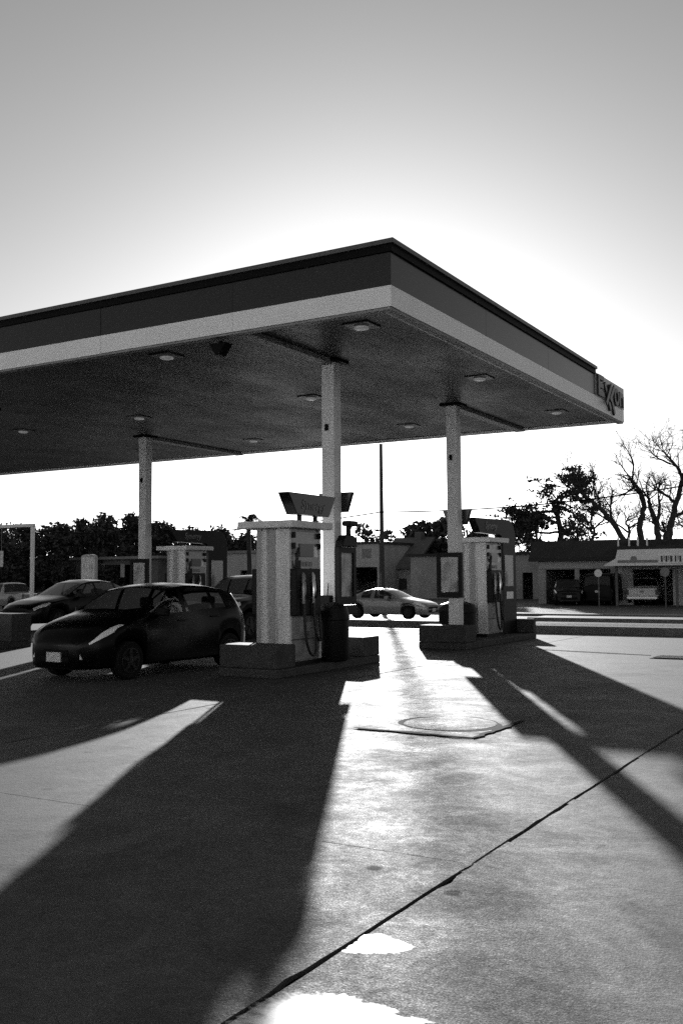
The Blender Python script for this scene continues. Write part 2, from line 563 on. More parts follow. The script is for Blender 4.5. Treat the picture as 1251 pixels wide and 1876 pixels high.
# ---- street
st = MB()
vs, fs = [], []
rp = [(28.0, -0.046), (28.6, -0.06), (33, -0.30), (46, -0.335)]
for y, z in rp:
    vs += [(-160, y, z), (160, y, z)]
fs = [(2 * i, 2 * i + 1, 2 * i + 3, 2 * i + 2) for i in range(len(rp) - 1)]
struct(st.mesh(vs, fs).build('road', 'asphalt'))
def kerb(x0, x1, y0, y1, z0, z1, name='kerb', top='walk'):
    k = MB().box(x0, x1, y0, y0 + 0.18, z0 - .2, z1).build(name, 'kerb', bevel=0.03)
    struct(k)
    t = MB().box(x0 + .02, x1 - .02, y0 + 0.182, y1, z0 - .2, z1 - 0.012).build('pavement' if top == 'walk' else 'verge', top)
    struct(t)
kerb(-10.4, 60, 27.0, 29.6, -0.05, 0.20, top='grass')
kerb(-60, -13.2, 30.0, 31.2, -0.14, 0.12)
kerb(-13.5, 80, 37.2, 39.4, -0.32, -0.02)
kerb(-120, 120, 46.02, 47.6, -0.36, -0.22)
struct(MB().box(-120, 120, 47.62, 80, -0.7, -0.30).build('far_lot', 'asphalt'))
dl = MB()
for i in range(16):
    dl.box(-60 + i * 9, -57 + i * 9, 43.0, 43.12, -0.33, -0.322)
o = dl.build('lane_marking', 'white'); struct(o)

# ================================================================== canopy
CX, CY, CYB, CXL = -6.467, 12.447, 25.27, -32.0
ZB, ZM, ZC, ZT = 5.5, 5.812, 6.30, 6.48
cn = thing('fuel_canopy', 'flat fuel station canopy with dark fascia, white lower band and round-edged white columns', 'canopy', (-9.19, 15.28, 0))
def cp(mb, name, m, **k):
    o = mb.build(name, m, cn, **k)
    o.matrix_parent_inverse = Matrix.Translation((9.19, -15.28, 0))
    return o
FT = 0.26
def rim(mb, z0, z1, out=0.0, th=FT):
    x0, x1, y0, y1 = CXL - out, CX + out, CY - out, CYB + out
    mb.box(x0, x1, y0, y0 + th, z0, z1)
    mb.box(x0, x1, y1 - th, y1, z0, z1)
    mb.box(x1 - th, x1, y0 + th + .001, y1 - th - .001, z0, z1)
    mb.box(x0, x0 + th, y0 + th + .001, y1 - th - .001, z0, z1)
def panels(a, b_, n_):
    return [(a + (b_ - a) * k / n_ + (.003 if k else 0), a + (b_ - a) * (k + 1) / n_ - (.003 if k < n_ - 1 else 0)) for k in range(n_)]
for a, b_ in panels(CXL, CX, 9):
    j = random.uniform(-.003, .003)
    cp(MB().box(a, b_, CY + j, CY + FT, ZB + random.uniform(-.004, .004), ZM), 'white_band', 'white')
for a, b_ in panels(CY + FT + .002, CYB - FT - .002, 4):
    cp(MB().box(CX - FT, CX + random.uniform(-.003, .003), a, b_, ZB + random.uniform(-.004, .004), ZM), 'white_band', 'white')
cp(MB().box(CXL, CX, CYB - FT, CYB, ZB, ZM), 'white_band', 'white')
SY = 22.72
for a, b_ in panels(CXL, CX, 9):
    cp(MB().box(a, b_, CY + random.uniform(-.003, .003), CY + FT, ZM + .003, ZC), 'dark_fascia', 'fascia')
for a, b_ in panels(CY + FT + .002, SY, 3):
    cp(MB().box(CX - FT, CX + random.uniform(-.003, .003), a, b_, ZM + .003, ZC), 'dark_fascia', 'fascia')
cp(MB().box(CXL, CX - FT - .002, CYB - FT, CYB, ZM + .002, ZC), 'dark_fascia', 'fascia')
m1 = MB(); m1.box(CXL, CX + .03, CY - .03, CY + .25, ZC + .002, ZT - .07)
m1.box(CX - .25, CX + .03, CY + .252, SY, ZC + .002, ZT - .07)
cp(m1, 'cap_shade_band', 'black')  # black strip coloured in for the shade under the cap's overhang
m1 = MB(); m1.box(CXL, CX + .07, CY - .07, CY + .25, ZT - .068, ZT)
m1.box(CX - .25, CX + .07, CY + .252, SY, ZT - .068, ZT)
cp(m1, 'cap_rail', 'cap')
m1 = MB(); m1.box(CXL, CX - .26, CYB - .25, CYB + .03, ZC + .002, ZT - .05)
cp(m1, 'cap_rail', 'cap')
cp(MB().box(CXL + .05, CX - .26, CY + .26, CYB - .26, ZC - .2, ZC - .12), 'roof_deck', 'cap')
# soffit: long metal panels, each its own piece, with a thin seam
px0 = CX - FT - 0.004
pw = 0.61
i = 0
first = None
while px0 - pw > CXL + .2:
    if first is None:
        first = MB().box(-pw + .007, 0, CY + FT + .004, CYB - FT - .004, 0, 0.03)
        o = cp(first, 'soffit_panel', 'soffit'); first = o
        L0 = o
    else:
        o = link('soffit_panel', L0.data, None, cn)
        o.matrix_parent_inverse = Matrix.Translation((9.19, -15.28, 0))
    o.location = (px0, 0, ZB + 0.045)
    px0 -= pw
cp(MB().box(CXL + .2, CX - .3, CY + .3, CYB - .3, ZB + .085, ZB + .1), 'panel_backing', 'black')
# drip trim under the fascia
m1 = MB()
m1.box(CXL, CX - .02, CY + .02, CY + .16, ZB - .035, ZB - .002)
m1.box(CX - .16, CX - .02, CY + .162, CYB - .02, ZB - .035, ZB - .002)
cp(m1, 'drip_trim', 'trim')
# columns
CW = 0.132
for (x, y) in ((-9.19, 15.28), (-9.19, 20.71), (-18.47, 20.71), (-18.47, 15.28)):
    c = MB().box(x - CW, x + CW, y - CW, y + CW, 0.146, ZB + .05)
    o = cp(c, 'column', 'colw', bevel=0.02)
    cp(MB().box(x - .24, x + .24, y - .24, y + .24, ZB + .0, ZB + .042), 'column_head', 'black')
    ye0, ye1 = (CY + .17, y - CW - .002) if y < 18 else (y + CW + .002, CYB - .17)
    bmx = MB().box(x - .13, x + .13, ye0, ye1, ZB - .045, ZB + .046)
    cp(bmx, 'beam_cover', 'trim', bevel=0.01)
    k = MB().box(x - .05, x + .02, y - CW - .03, y - CW - .002, 4.25, 4.37)
    cp(k, 'junction_box', 'black', bevel=0.008)
# sign on the right fascia
YC = (SY + CYB) / 2
cp(MB().box(CX - FT, CX + .01, SY + .004, CYB, ZM + .004, ZC + .06), 'sign_panel', 'signg')
lw = 0.11
def bar(mb, y0, z0, y1, z1, w=lw, x0=CX + .012, x1=CX + .06):
    a, b_ = Vector((y0, z0)), Vector((y1, z1))
    d = (b_ - a).normalized()
    n_ = Vector((-d.y, d.x)) * (w / 2)
    mb.prism([tuple(a + n_), tuple(b_ + n_), tuple(b_ - n_), tuple(a - n_)], 'x', x0, x1)
e = MB()
y = SY + .16
bar(e, y, 5.84, y, 6.33, .13)
bar(e, y + .066, 6.28, y + .42, 6.28)
bar(e, y + .066, 6.085, y + .36, 6.085)
bar(e, y + .066, 5.89, y + .42, 5.89)
cp(e, 'sign_letter', 'letter')
e = MB(); bar(e, y + .50, 6.20, y + .98, 5.62, .12); cp(e, 'sign_letter', 'letter')
e = MB(); bar(e, y + .50, 5.70, y + .98, 6.22, .12, CX + .062, CX + .09); cp(e, 'sign_letter', 'letter')
e = MB(); bar(e, y + .84, 6.20, y + 1.34, 5.56, .12); cp(e, 'sign_letter', 'letter')
e = MB(); bar(e, y + .84, 5.84, y + 1.24, 6.22, .12, CX + .062, CX + .09); cp(e, 'sign_letter', 'letter')
e = MB()
for k in range(16):
    t0, t1 = 2 * math.pi * k / 16, 2 * math.pi * (k + 1) / 16
    bar(e, y + 1.55 + .17 * math.cos(t0), 6.02 + .17 * math.sin(t0), y + 1.55 + .17 * math.cos(t1), 6.02 + .17 * math.sin(t1), .1)
cp(e, 'sign_letter', 'letter')
e = MB()
bar(e, y + 1.86, 5.84, y + 1.86, 6.2)
bar(e, y + 1.92, 6.12, y + 2.14, 6.12, .12)
bar(e, y + 2.15, 5.84, y + 2.15, 6.12)
cp(e, 'sign_letter', 'letter')

# canopy lamps, each a thing
def lamp_label(x, y):
    return LAMPS[(x, y)]
LX, LY = (-7.45, -11.4, -16.35, -20.4, -25.0), (13.32, 18.1, 22.87)
desc = {-7.45: 'nearest the right fascia', -11.4: 'in the second line left of the right columns', -16.35: 'in the third line from the right fascia', -20.4: 'in the fourth line from the right fascia', -25.0: 'in the leftmost line'}
rows = {13.32: 'front row', 18.1: 'middle row', 22.87: 'back row'}
lamp0 = None
for x in LX:
    for y in LY:
        if x < -21 or (x < -17 and y < 15):
            continue
        lb = 'recessed square canopy lamp, %s, %s' % (rows[y], desc[x])
        if lamp0 is None:
            lamp0 = thing('canopy_lamp', lb, 'lamp', (x, y, ZB), 0, 'lamps recessed under the canopy')
            MB().prism([(-.23, -.23), (.23, -.23), (.23, .23), (-.23, .23)], 'z', 0.022, 0.043).build('housing', 'cap', lamp0, bevel=0.008)
            MB().lathe([(.12, .011), (.115, -.015), (.08, -.028), (.0001, -.032)], n=20).build('lens', 'lens', lamp0, smooth=40)
            o = lamp0
        else:
            o = copy_tree(lamp0)
            o.location = (x, y, ZB)
            o['label'] = lb
# camera under the front edge
sc_ = thing('security_camera', 'small black wedge camera hung under the front canopy edge', 'camera', (-9.74, 12.72, ZB - .036))
MB().box(-.03, .03, -.03, .03, -.05, 0).build('bracket', 'black', sc_)
MB().prism([(-.17, -.05), (.17, -.05), (.03, -.24), (-.05, -.24)], 'y', -.10, .10).build('body', 'black', sc_, bevel=.01)

# ================================================================== pump islands
def island(x, y0, y1, label, far_h=0.50, near_h=0.52, far_l=.6):
    t = thing('pump_island', label, 'pump island', (x, y0, 0), 0, 'pump islands under the canopy')
    L = y1 - y0
    w = .575
    poly = [(-w, .0), (w, .0), (w, L), (-w, L)]
    MB().prism(poly, 'z', 0.0, 0.146).build('kerb', 'block', t, bevel=.02)
    MB().box(-w + .006, w - .006, .006, .55, .148, near_h).build('end_block', 'block', t, bevel=.02)
    MB().box(-w + .006, w - .006, L - far_l, L - .006, .148, far_h).build('end_block', 'block', t, bevel=.02)
    return t
island(-9.42, 13.0, 16.42, 'low pump island with painted end blocks carrying the nearest fuel pump')
island(-9.22, 20.0, 24.52, 'low pump island with painted end blocks at the right, behind the nearest one', far_l=.18)
island(-18.5, 20.0, 24.52, 'low pump island behind the black hatchback, at the left back column', far_l=.18)
island(-18.9, 13.0, 16.6, 'pump island cut by the left edge, its pale end block rising beside the hatchback', far_h=0.80)

def make_pump(x, y, label, arch, topper):
    t = thing('fuel_pump', label, 'fuel pump', (x, y, 0.148), 0, 'fuel pumps on the islands')
    # local: x across, y along the island from 0 to 0.98
    w, L, h = .33, .98, 2.27
    MB().box(-w + .03, w - .03, .03, L - .03, .06, h).build('cabinet', 'pumpg', t)
    MB().box(-w + .01, w - .01, .01, L - .01, 0, .06).build('plinth', 'pumpd', t)
    # fluted end panels
    for ye, s in ((.0, 1), (L, -1)):
        pr = [(-.33, .03), (-.33, .0), (-.24, .0), (-.225, .028), (-.17, .028), (-.155, -.012), (-.12, -.012), (-.105, .022), (.04, .022), (.06, .05), (.085, .05), (.1, .0), (.33, .0), (.33, .03), (.33, .06), (-.33, .06)]
        fp_ = MB().prism([(a, ye + s * (b_ - .0)) for a, b_ in pr], 'z', .07, h).build('fluted_end_panel', 'pumpw', t)
        for xa, xb, yo in ((-.329, -.245, -.004), (-.10, .035, .018)):
            ya, yb = sorted((ye + s * yo, ye + s * (yo + .003)))
            MB().box(xa, xb, ya, yb, .08, h - .01).build('grey_stripe', 'stripe', fp_)
    # roof slab
    MB().box(-.62, .50, -.16, L + .14, h + .002, h + .125).build('roof', 'pumpw', t, bevel=.015)
    for s in (1, -1):
        X = lambda a: s * a
        def bx(x0, x1, *r):
            a, b_ = sorted((X(x0), X(x1)))
            return MB().box(a, b_, *r)
        sp = bx(w - .028, w - .005, .07, L - .07, 1.56, h - .04).build('display_panel', 'pumpg', t, bevel=.006)
        bx(w - .004, w + .012, .30, .72, 1.80, 2.02).build('screen', 'screen', sp, bevel=.004)
        bx(w - .004, w + .006, .18, .34, 1.6, 1.74).build('keypad', 'pumpd', sp, bevel=.003)
        for yy in (.09, L - .09):
            for zz in (2.16, 1.98):
                bx(w - .02, w + .05, yy - .035, yy + .035, zz - .05, zz + .05).build('clamp', 'pumpd', t, bevel=.01)
        hb = bx(w - .028, w + .12, .02, .80, .82, 1.60).build('nozzle_holster', 'pumpd', t, bevel=.02)
        for k, yy in enumerate((.20, .50)):
            nz = MB()
            nz.tube([(X(w + .14), yy, 1.02), (X(w + .15), yy, 1.25), (X(w + .13), yy + .02, 1.48), (X(w + .05), yy + .05, 1.60)], [.035, .045, .035, .022], 8)
            nz.build('nozzle', 'chrome' if k else 'pumpg', t, smooth=50)
            gd = MB()
            gd.tube([(X(w + .19), yy, 1.10), (X(w + .24), yy, 1.24), (X(w + .20), yy, 1.42)], .018, 6)
            gd.build('nozzle_guard', 'pumpd', t, smooth=50)
            hs = MB()
            pts = []
            y_end, z_low = (.66, .16) if k == 0 else (.78, .40)
            for q in range(25):
                a = q / 24
                zz2 = 1.05 + (.83 - 1.05) * a - (.94 - z_low) * (4 * a * (1 - a)) ** .8
                pts.append((X(w + .15 - .06 * a + .05 * math.sin(math.pi * a)), yy + (y_end - yy) * (a + .12 * math.sin(2 * math.pi * a) * -1), zz2))
            hs.tube(pts, .024, 7)
            hs.build('hose', 'hose', t, smooth=60)
        for k in range(3):
            bx(w - .004, w + .004, .40 + k * .11, .48 + k * .11, 1.64, 1.72).build('grade_button', 'trim', sp, bevel=.002)
        bx(w - .004, w - .001, .76, .88, 1.80, 1.98).build('decal', 'white', sp)
        bx(w - .004, w - .001, .12, .24, 1.86, 1.96).build('decal', 'stripe', sp)
        lp = bx(w - .028, w - .006, .05, L - .05, .08, .80).build('lower_panel', 'pumpg', t, bevel=.006)
        bx(w - .005, w - .002, .30, .68, .55, .70).build('decal', 'stripe', lp)
        bx(w - .005, w + .001, .05, L - .05, .42, .432).build('seam', 'pumpd', lp)
        up_ = MB().tube([(X(w + .02), .16, 1.60), (X(w + .06), .14, 1.78), (X(w + .05), .20, 1.93), (X(w + .0), .24, 1.80)], .028, 7)
        up_.build('hose', 'hose', t, smooth=60)
        ct = bx(w - .02, w + .03, L - .14, L - .06, 1.0, 1.55).build('card_reader', 'pumpd', t, bevel=.006)
    if topper:
        # trapezoid sign box on the roof, faces to the lanes
        tp = MB().prism([(-.16, 2.86), (1.36, 2.86), (1.12, 2.50), (.10, 2.50)], 'x', .20, .42).build('topper_sign', 'fascia', t, bevel=.012)
        for yy in (.35, .85):
            MB().box(.27, .33, yy - .03, yy + .03, h + .126, 2.50).build('topper_post', 'pumpd', t)
        add_text(tp, .422, .60, 2.67, .198)
    if arch:
        pl = []
        def arc(cy, cz, r_, a0, a1, n_=8):
            return [(cy + r_ * math.cos(R(a0 + (a1 - a0) * k / n_)), cz + r_ * math.sin(R(a0 + (a1 - a0) * k / n_))) for k in range(n_ + 1)]
        pl += [(2.02, 0.002)] + arc(1.52, 2.38, .5, 0, 90) + [(-.68, 2.84), (-.34, 2.50)] + arc(.92, 2.28, .2, 90, 0) + [(1.12, .002)]
        ar = MB().prism(pl, 'x', .14, .33).build('sign_arch', 'pumpd', t, bevel=.012)
        add_text(ar, .332, .35, 2.68, .138)
        for s in (1, -1):
            a, b_ = (.332, .342) if s > 0 else (.128, .138)
            MB().box(a, b_, 1.22, 1.78, 1.20, 1.98).build('advert_panel', 'post', ar)
            MB().box(a, b_, 1.30, 1.76, .88, 1.06).build('notice_panel', 'white', ar)
    return t
def add_text(par, x, y, z, back=None):
    me = text_mesh('Synergy', .24, .004, .25)
    for mtx, xx in ((FACE_PX, x + .003), (FACE_MX, (-x if back is None else back) - .003)):
        o = link('topper_lettering', me if mtx is FACE_PX else me.copy(), None, par)
        if not o.data.materials:
            o.data.materials.append(M['print'])
        o.matrix_local = Matrix.Translation((xx, y, z)) @ mtx
make_pump(-9.33, 13.60, 'nearest fuel pump, white fluted end and slanted dark sign on its roof', False, True)
make_pump(-9.42, 22.30, 'fuel pump at the right back column with dark curved sign arch', True, False)
make_pump(-18.70, 22.30, 'fuel pump behind the black hatchback with dark curved sign arch', True, False)

def column_sign(x, y, label):
    o = MB().prism([(-.37, 3.14), (.34, 3.14), (.22, 2.78), (-.24, 2.78)], 'y', .134, .24).build('column_sign', 'fascia', None, bevel=.01)
    o.location = (x, y, 0)
    tag(o, label, 'sign', 'slanted signs on the columns')
    t = MB().box(-.10, .16, .242, .246, 2.92, 3.0).build('sign_print', 'print', o)
column_sign(-9.19, 15.28, 'small slanted dark sign behind the nearest column')
column_sign(-9.19, 20.71, 'small slanted dark sign behind the right back column')
column_sign(-18.47, 20.71, 'small slanted dark sign behind the left back column')

def ad_frame(x, y, rz, label):
    t = thing('advert_frame', label, 'advert frame', (x, y, 0), rz, 'advert frames on the columns')
    m_ = MB()
    w, z0, z1 = .31, 1.12, 2.14
    m_.box(-w, -w + .09, -.09, -.002, z0, z1); m_.box(w - .09, w, -.09, -.002, z0, z1)
    m_.box(-w + .09, w - .09, -.09, -.002, z0, z0 + .13); m_.box(-w + .09, w - .09, -.09, -.002, z1 - .10, z1)
    m_.build('frame', 'pumpd', t)
    MB().box(-w + .091, w - .091, -.05, -.02, z0 + .131, z1 - .101).build('poster', 'post', t)
    return t
af = ad_frame(-9.19 + CW, 15.45, math.pi / 2, 'dark advert frame on the side of the nearest column')
MB().box(-.30, .30, -.12, -.002, .92, 1.10).build('towel_box', 'pumpd', af, bevel=.02)
MB().prism([(-.30, 2.145), (.24, 2.145), (.24, 2.3), (.1, 2.36), (-.16, 2.36), (-.26, 2.25)], 'y', -.16, -.002).build('head_box', 'pumpd', af, bevel=.02)
MB().tube([(.05, -.08, 2.362), (.05, -.08, 2.5), (.10, -.10, 2.55)], .05, 8).build('lamp_neck', 'pumpd', af)
MB().box(-.10, .22, -.2, -.02, 2.52, 2.62).build('lamp_head', 'pumpd', af, bevel=.03)
ad_frame(-9.25, 20.71 - CW, 0, 'dark advert frame on the front of the right back column')
ad_frame(-18.50, 20.71 - CW, 0, 'dark advert frame on the front of the left back column')

def bin_(x, y, label, r_=.28, hh=.95):
    t = thing('rubbish_bin', label, 'bin', (x, y, .147), 0, 'rubbish bins on the islands')
    MB().lathe([(r_ * .88, 0), (r_, .06), (r_, hh * .72), (r_ * 1.04, hh * .73)], n=24).build('drum', 'bin', t, smooth=35)
    MB().lathe([(r_ * 1.06, hh * .732), (r_ * 1.06, hh * .8), (r_ * .9, hh * .95), (r_ * .5, hh * 1.02), (.001, hh * 1.04)], n=24).build('lid', 'bin', t, smooth=35)
    MB().prism([(-r_ * .5, hh * .78), (r_ * .5, hh * .78), (r_ * .45, hh * .9), (-r_ * .45, hh * .9)], 'y', -r_ * 1.1, -r_ * .9).build('flap', 'pumpd', t)
bin_(-8.93, 14.87, 'black domed bin right beside the nearest fuel pump', .27, .98)
bin_(-9.47, 21.42, 'wide black domed bin behind the right back column', .44, .84)
bin_(-18.75, 21.42, 'wide black domed bin behind the left back column', .44, .84)
wb = thing('washer_bucket', 'small black squeegee bucket hung on the nearest column', 'bucket', (-9.19, 15.28, 0))
MB().box(-.10, .10, -.27, -.135, 1.04, 1.28).build('tub', 'pumpd', wb, bevel=.02)
MB().tube([(.02, -.21, 1.2), (.05, -.22, 1.5)], .012, 6).build('squeegee_handle', 'chrome', wb)

# ================================================================== vehicles
def interp(tab, t):
    if t <= tab[0][0]:
        return tab[0][1]
    for (a, va), (b_, vb) in zip(tab, tab[1:]):
        if t <= b_:
            return va + (vb - va) * (t - a) / (b_ - a)
    return tab[-1][1]
def smooth_tab(tab, t, d=.06):
    return (interp(tab, t - d) + 2 * interp(tab, t) + interp(tab, t + d)) / 4

class Body:
    """lofted car body: front at y = -L/2, right side at +x seen from the driver"""
    def __init__(s, sp):
        s.sp, s.L = sp, sp['L']
    def zlow(s, t):
        z = s.sp['sill']
        for c in s.sp['axles']:
            r_ = s.sp['arch']
            d = abs(t - c)
            if d < r_:
                z = max(z, s.sp['wr'] * .98 + math.sqrt(max(r_ * r_ - d * d, 0)) )
        return z
    def section(s, t):
        sp = s.sp
        w, zb, zt = smooth_tab(sp['w'], t), smooth_tab(sp['zb'], t), smooth_tab(sp['zt'], t, .04)
        rtw = smooth_tab(sp['rt'], t)
        zl = min(s.zlow(t), zb - .10)
        zt = max(zt, zb + .012)
        cr = min(.05, (zt - zb) * .35)
        B, T = Vector((w * .95, zb)), Vector((min(rtw, w * .93), zt - cr))
        mid = zl + (zb - zl) * .5
        pts = [Vector((0, zl)), Vector((w * .88, zl)), Vector((w * .97, zl + min(.05, (zb - zl) * .2))), Vector((w, mid)), Vector((w * .992, zb - (zb - zl) * .18)), B]
        bulge = (zt - zb) * .05
        for k in (.08, .5, .92):
            q = B.lerp(T, k)
            q.x += bulge * math.sin(math.pi * k)
            pts.append(q)
        pts += [T, Vector((T.x * .62, zt - cr * .25)), Vector((0, zt))]
        return pts
    def P(s, t, k, side, off=0.0):
        pts = s.section(t)
        i = min(int(k), len(pts) - 2)
        q = pts[i].lerp(pts[i + 1], k - i)
        v = Vector((q.x * side, t - s.L / 2, q.y))
        if off:
            e = .02
            a = s.P(t + e, k, side) - s.P(t - e, k, side)
            k0, k1 = max(k - .1, 0), min(k + .1, 10.999)
            b_ = s.P(t, k1, side) - s.P(t, k0, side)
            n_ = a.cross(b_) * side
            if n_.length > 1e-9:
                n_.normalize()
                if n_.dot(Vector((v.x, 0, v.z - .7))) < 0:
                    n_ = -n_
                v += n_ * off
        return v
    def patch(s, name, m, par, t0, t1, k0, k1, side, off=.004, nt=6, nk=4, shape=None):
        mb = MB()
        grid = []
        for i in range(nt + 1):
            row = []
            for j in range(nk + 1):
                a, c = i / nt, j / nk
                kk0, kk1 = (k0, k1) if shape is None else shape(a)
                row.append(s.P(t0 + (t1 - t0) * a, kk0 + (kk1 - kk0) * c, side, off))
            grid.append([mb.bm.verts.new(v) for v in row])
        for i in range(nt):
            for j in range(nk):
                mb.bm.faces.new((grid[i][j], grid[i + 1][j], grid[i + 1][j + 1], grid[i][j + 1]))
        return mb.build(name, m, par, smooth=40)

def wheel(par, x, y, r_, wd, side, paint='rim', spokes=5):
    w_ = bpy.data.objects.new('wheel', None)
    w_.location = (x, y, r_)
    w_.empty_display_size = .1
    COL.objects.link(w_)
    w_.parent = par
    h = wd / 2
    MB().lathe([(r_ * .66, -h * .9), (r_ * .9, -h), (r_ * .985, -h * .8), (r_, -h * .4), (r_, h * .4), (r_ * .985, h * .8), (r_ * .9, h), (r_ * .66, h * .9)], axis='x', n=28).build('tyre', 'tyre', w_, smooth=40)
    rm = MB()
    o_ = side * (h * .93)
    rm.lathe([(r_ * .66, o_ - side * .004), (r_ * .66, o_ + side * .012), (r_ * .6, o_ + side * .012), (r_ * .58, o_ - side * .003)], axis='x', n=28)
    rm.lathe([(r_ * .16, o_ - side * .003), (r_ * .15, o_ + side * .02), (.001, o_ + side * .024)], axis='x', n=12)
    for k in range(spokes):
        a = 2 * math.pi * k / spokes + .3
        d, n_ = Vector((0, math.cos(a), math.sin(a))), Vector((0, -math.sin(a), math.cos(a)))
        q = []
        for rr, ww in ((r_ * .12, .035), (r_ * .6, .022)):
            q += [d * rr + n_ * ww, d * rr - n_ * ww]
        vs = [Vector((o_ + side * .003, 0, 0)) + v for v in q] + [Vector((o_ + side * .016, 0, 0)) + v for v in q]
        rm.mesh(vs, [(0, 1, 3, 2), (4, 6, 7, 5), (0, 4, 5, 1), (2, 3, 7, 6), (0, 2, 6, 4), (1, 5, 7, 3)])
    rm.build('rim', paint, w_, smooth=30)

def make_car(name, label, cat, loc, rz, sp, paint, group=None, interior=False, headshape=None, grey_tail=False):
    t_ = thing(name, label, cat, loc, rz, group)
    B = Body(sp)
    L = sp['L']
    st_ = {0.0, L}
    for a in sp['cuts']:
        st_.add(a)
    for c in sp['axles']:
        for k in range(-8, 9):
            st_.add(c + sp['arch'] * math.sin(math.pi / 2 * k / 8) * .9999)
        st_.add(c - sp['arch'] * 1.002); st_.add(c + sp['arch'] * 1.002)
    t = 0
    while t < L:
        st_.add(t); t += .09
    ts = sorted(q for q in st_ if 0 <= q <= L)
    cl = [ts[0]]
    for q in ts[1:]:
        if q - cl[-1] > 1e-4:
            cl.append(q)
    ts = cl
    mb = MB()
    rows = []
    for q in ts:
        pts = B.section(q)
        row = [mb.bm.verts.new((p.x, q - L / 2, p.y)) for p in pts[1:-1]]
        row += [mb.bm.verts.new((0, q - L / 2, pts[-1].y))]
        row += [mb.bm.verts.new((-p.x, q - L / 2, p.y)) for p in pts[1:-1][::-1]]
        rows.append(row)
    n_ = len(rows[0])          # 1..10 left, 11 top, then mirrored ; index i <-> section i+1
    def region(i):             # section interval index for face column i
        return (i + 1) if i < 10 else (20 - i)
    for a in range(len(ts) - 1):
        tm = (ts[a] + ts[a + 1]) / 2
        for i in range(n_ - 1):
            k = region(i)
            hole = False
            if 6 <= k < 8 and any(x0 <= tm <= x1 for x0, x1 in sp['side']):
                hole = True
            if k >= 9 and any(x0 <= tm <= x1 for x0, x1 in sp['screens']):
                hole = True
            if not hole:
                mb.bm.faces.new((rows[a][i], rows[a + 1][i], rows[a + 1][i + 1], rows[a][i + 1]))
        mb.bm.faces.new((rows[a][0], rows[a + 1][0], rows[a + 1][-1], rows[a][-1]))
    mb.bm.faces.new(rows[0]); mb.bm.faces.new(rows[-1][::-1])
    mb.build('body', paint, t_, smooth=32)
    for x0, x1 in sp['side']:
        for sd in (1, -1):
            B.patch('side_window', 'glass', t_, x0 - .01, x1 + .01, 5.95, 8.05, sd, -.004, 8, 4)
    for q, (x0, x1) in enumerate(sp['screens']):
        mbw = MB()
        g_ = []
        for i in range(9):
            tt = x0 - .01 + (x1 - x0 + .02) * i / 8
            g_.append([mbw.bm.verts.new(B.P(tt, 8.98 + 2.02 * j / 4, 1) - Vector((0, 0, .004))) for j in range(5)] +
                      [mbw.bm.verts.new(B.P(tt, 11 - 2.02 * j / 4, -1) - Vector((0, 0, .004))) for j in range(1, 5)])
        for i in range(8):
            for j in range(8):
                mbw.bm.faces.new((g_[i][j], g_[i + 1][j], g_[i + 1][j + 1], g_[i][j + 1]))
        mbw.build('windscreen' if q == 0 else 'rear_window', 'glass', t_, smooth=40)
    for c in sp['axles']:
        for sd in (1, -1):
            wheel(t_, sd * (interp(sp['w'], c) - sp['tw'] / 2 - .015), c - L / 2, sp['wr'], sp['tw'], sd)
    yf, yr = -L / 2, L / 2
    for sd in (1, -1):
        h = sp['head']
        B.patch('headlight', 'headl', t_, h[0], h[1], h[2], h[3], sd, .006, 8, 4, headshape)
        g = sp['tail']
        B.patch('taillight', 'taill', t_, g[0], g[1], g[2], g[3], sd, .006, 5, 4)
        tm = sp['mirror']
        zb = interp(sp['zb'], tm)
        wv = interp(sp['w'], tm)
        mr = MB().prism([(-.08, -.05), (.09, -.06), (.10, .07), (-.05, .09)], 'x', 0, .20)
        o = mr.build('mirror', paint, t_, bevel=.02)
        o.location = (sd * (wv * .97) if sd > 0 else -wv * .97 - .20, tm - L / 2, zb + .07)
        for hx in sp.get('handles', ()):
            v = B.P(hx, 4.3, sd, .012)
            MB().box(v.x - .012, v.x + .012, v.y - .09, v.y + .09, v.z - .014, v.z + .014).build('door_handle', paint, t_, bevel=.006)
    z0, wf = sp['sill'], interp(sp['w'], 0)
    zf = interp(sp['zb'], 0)
    MB().box(-wf * .78, wf * .78, yf - .02, yf + .02, z0 + .10, z0 + .10 + (zf - z0) * .30).build('lower_grille', 'black', t_, bevel=.015)
    MB().box(-wf * .7, wf * .7, yf - .018, yf + .02, zf - .10, zf - .02).build('upper_grille', 'black', t_, bevel=.01)
    pz_ = z0 + (zf - z0) * .58
    MB().box(-.155, .155, yf - .045, yf - .015, pz_ - .075, pz_ + .075).build('number_plate', 'plate', t_, bevel=.004)
    zr = interp(sp['zb'], L)
    MB().box(-.155, .155, yr + .002, yr + .02, zr - .28, zr - .14).build('number_plate', 'plate', t_, bevel=.004)
    MB().box(-interp(sp['w'], L) * .95, interp(sp['w'], L) * .95, yr - .06, yr + .03, z0 + .02, z0 + .26).build('rear_bumper', paint, t_, bevel=.03)
    if interior:
        ti = sp['seat']
        for q, tt in enumerate((ti, ti + .85)):
            for x in (-.36, .36):
                MB().prism([(tt - .25 - L / 2, .42), (tt + .25 - L / 2, .40), (tt + .42 - L / 2, 1.05), (tt + .30 - L / 2, 1.06), (tt + .16 - L / 2, .58), (tt - .25 - L / 2, .56)], 'x', x - .24, x + .24).build('seat', 'seat', t_, bevel=.03)
                MB().box(x - .14, x + .14, tt + .33 - L / 2, tt + .43 - L / 2, 1.08, 1.27).build('headrest', 'seat', t_, bevel=.04)
        d0 = ti - .85
        MB().box(-.62, .62, d0 - .15 - L / 2, d0 + .12 - L / 2, .62, .93).build('dashboard', 'seat', t_, bevel=.04)
        sw = MB()
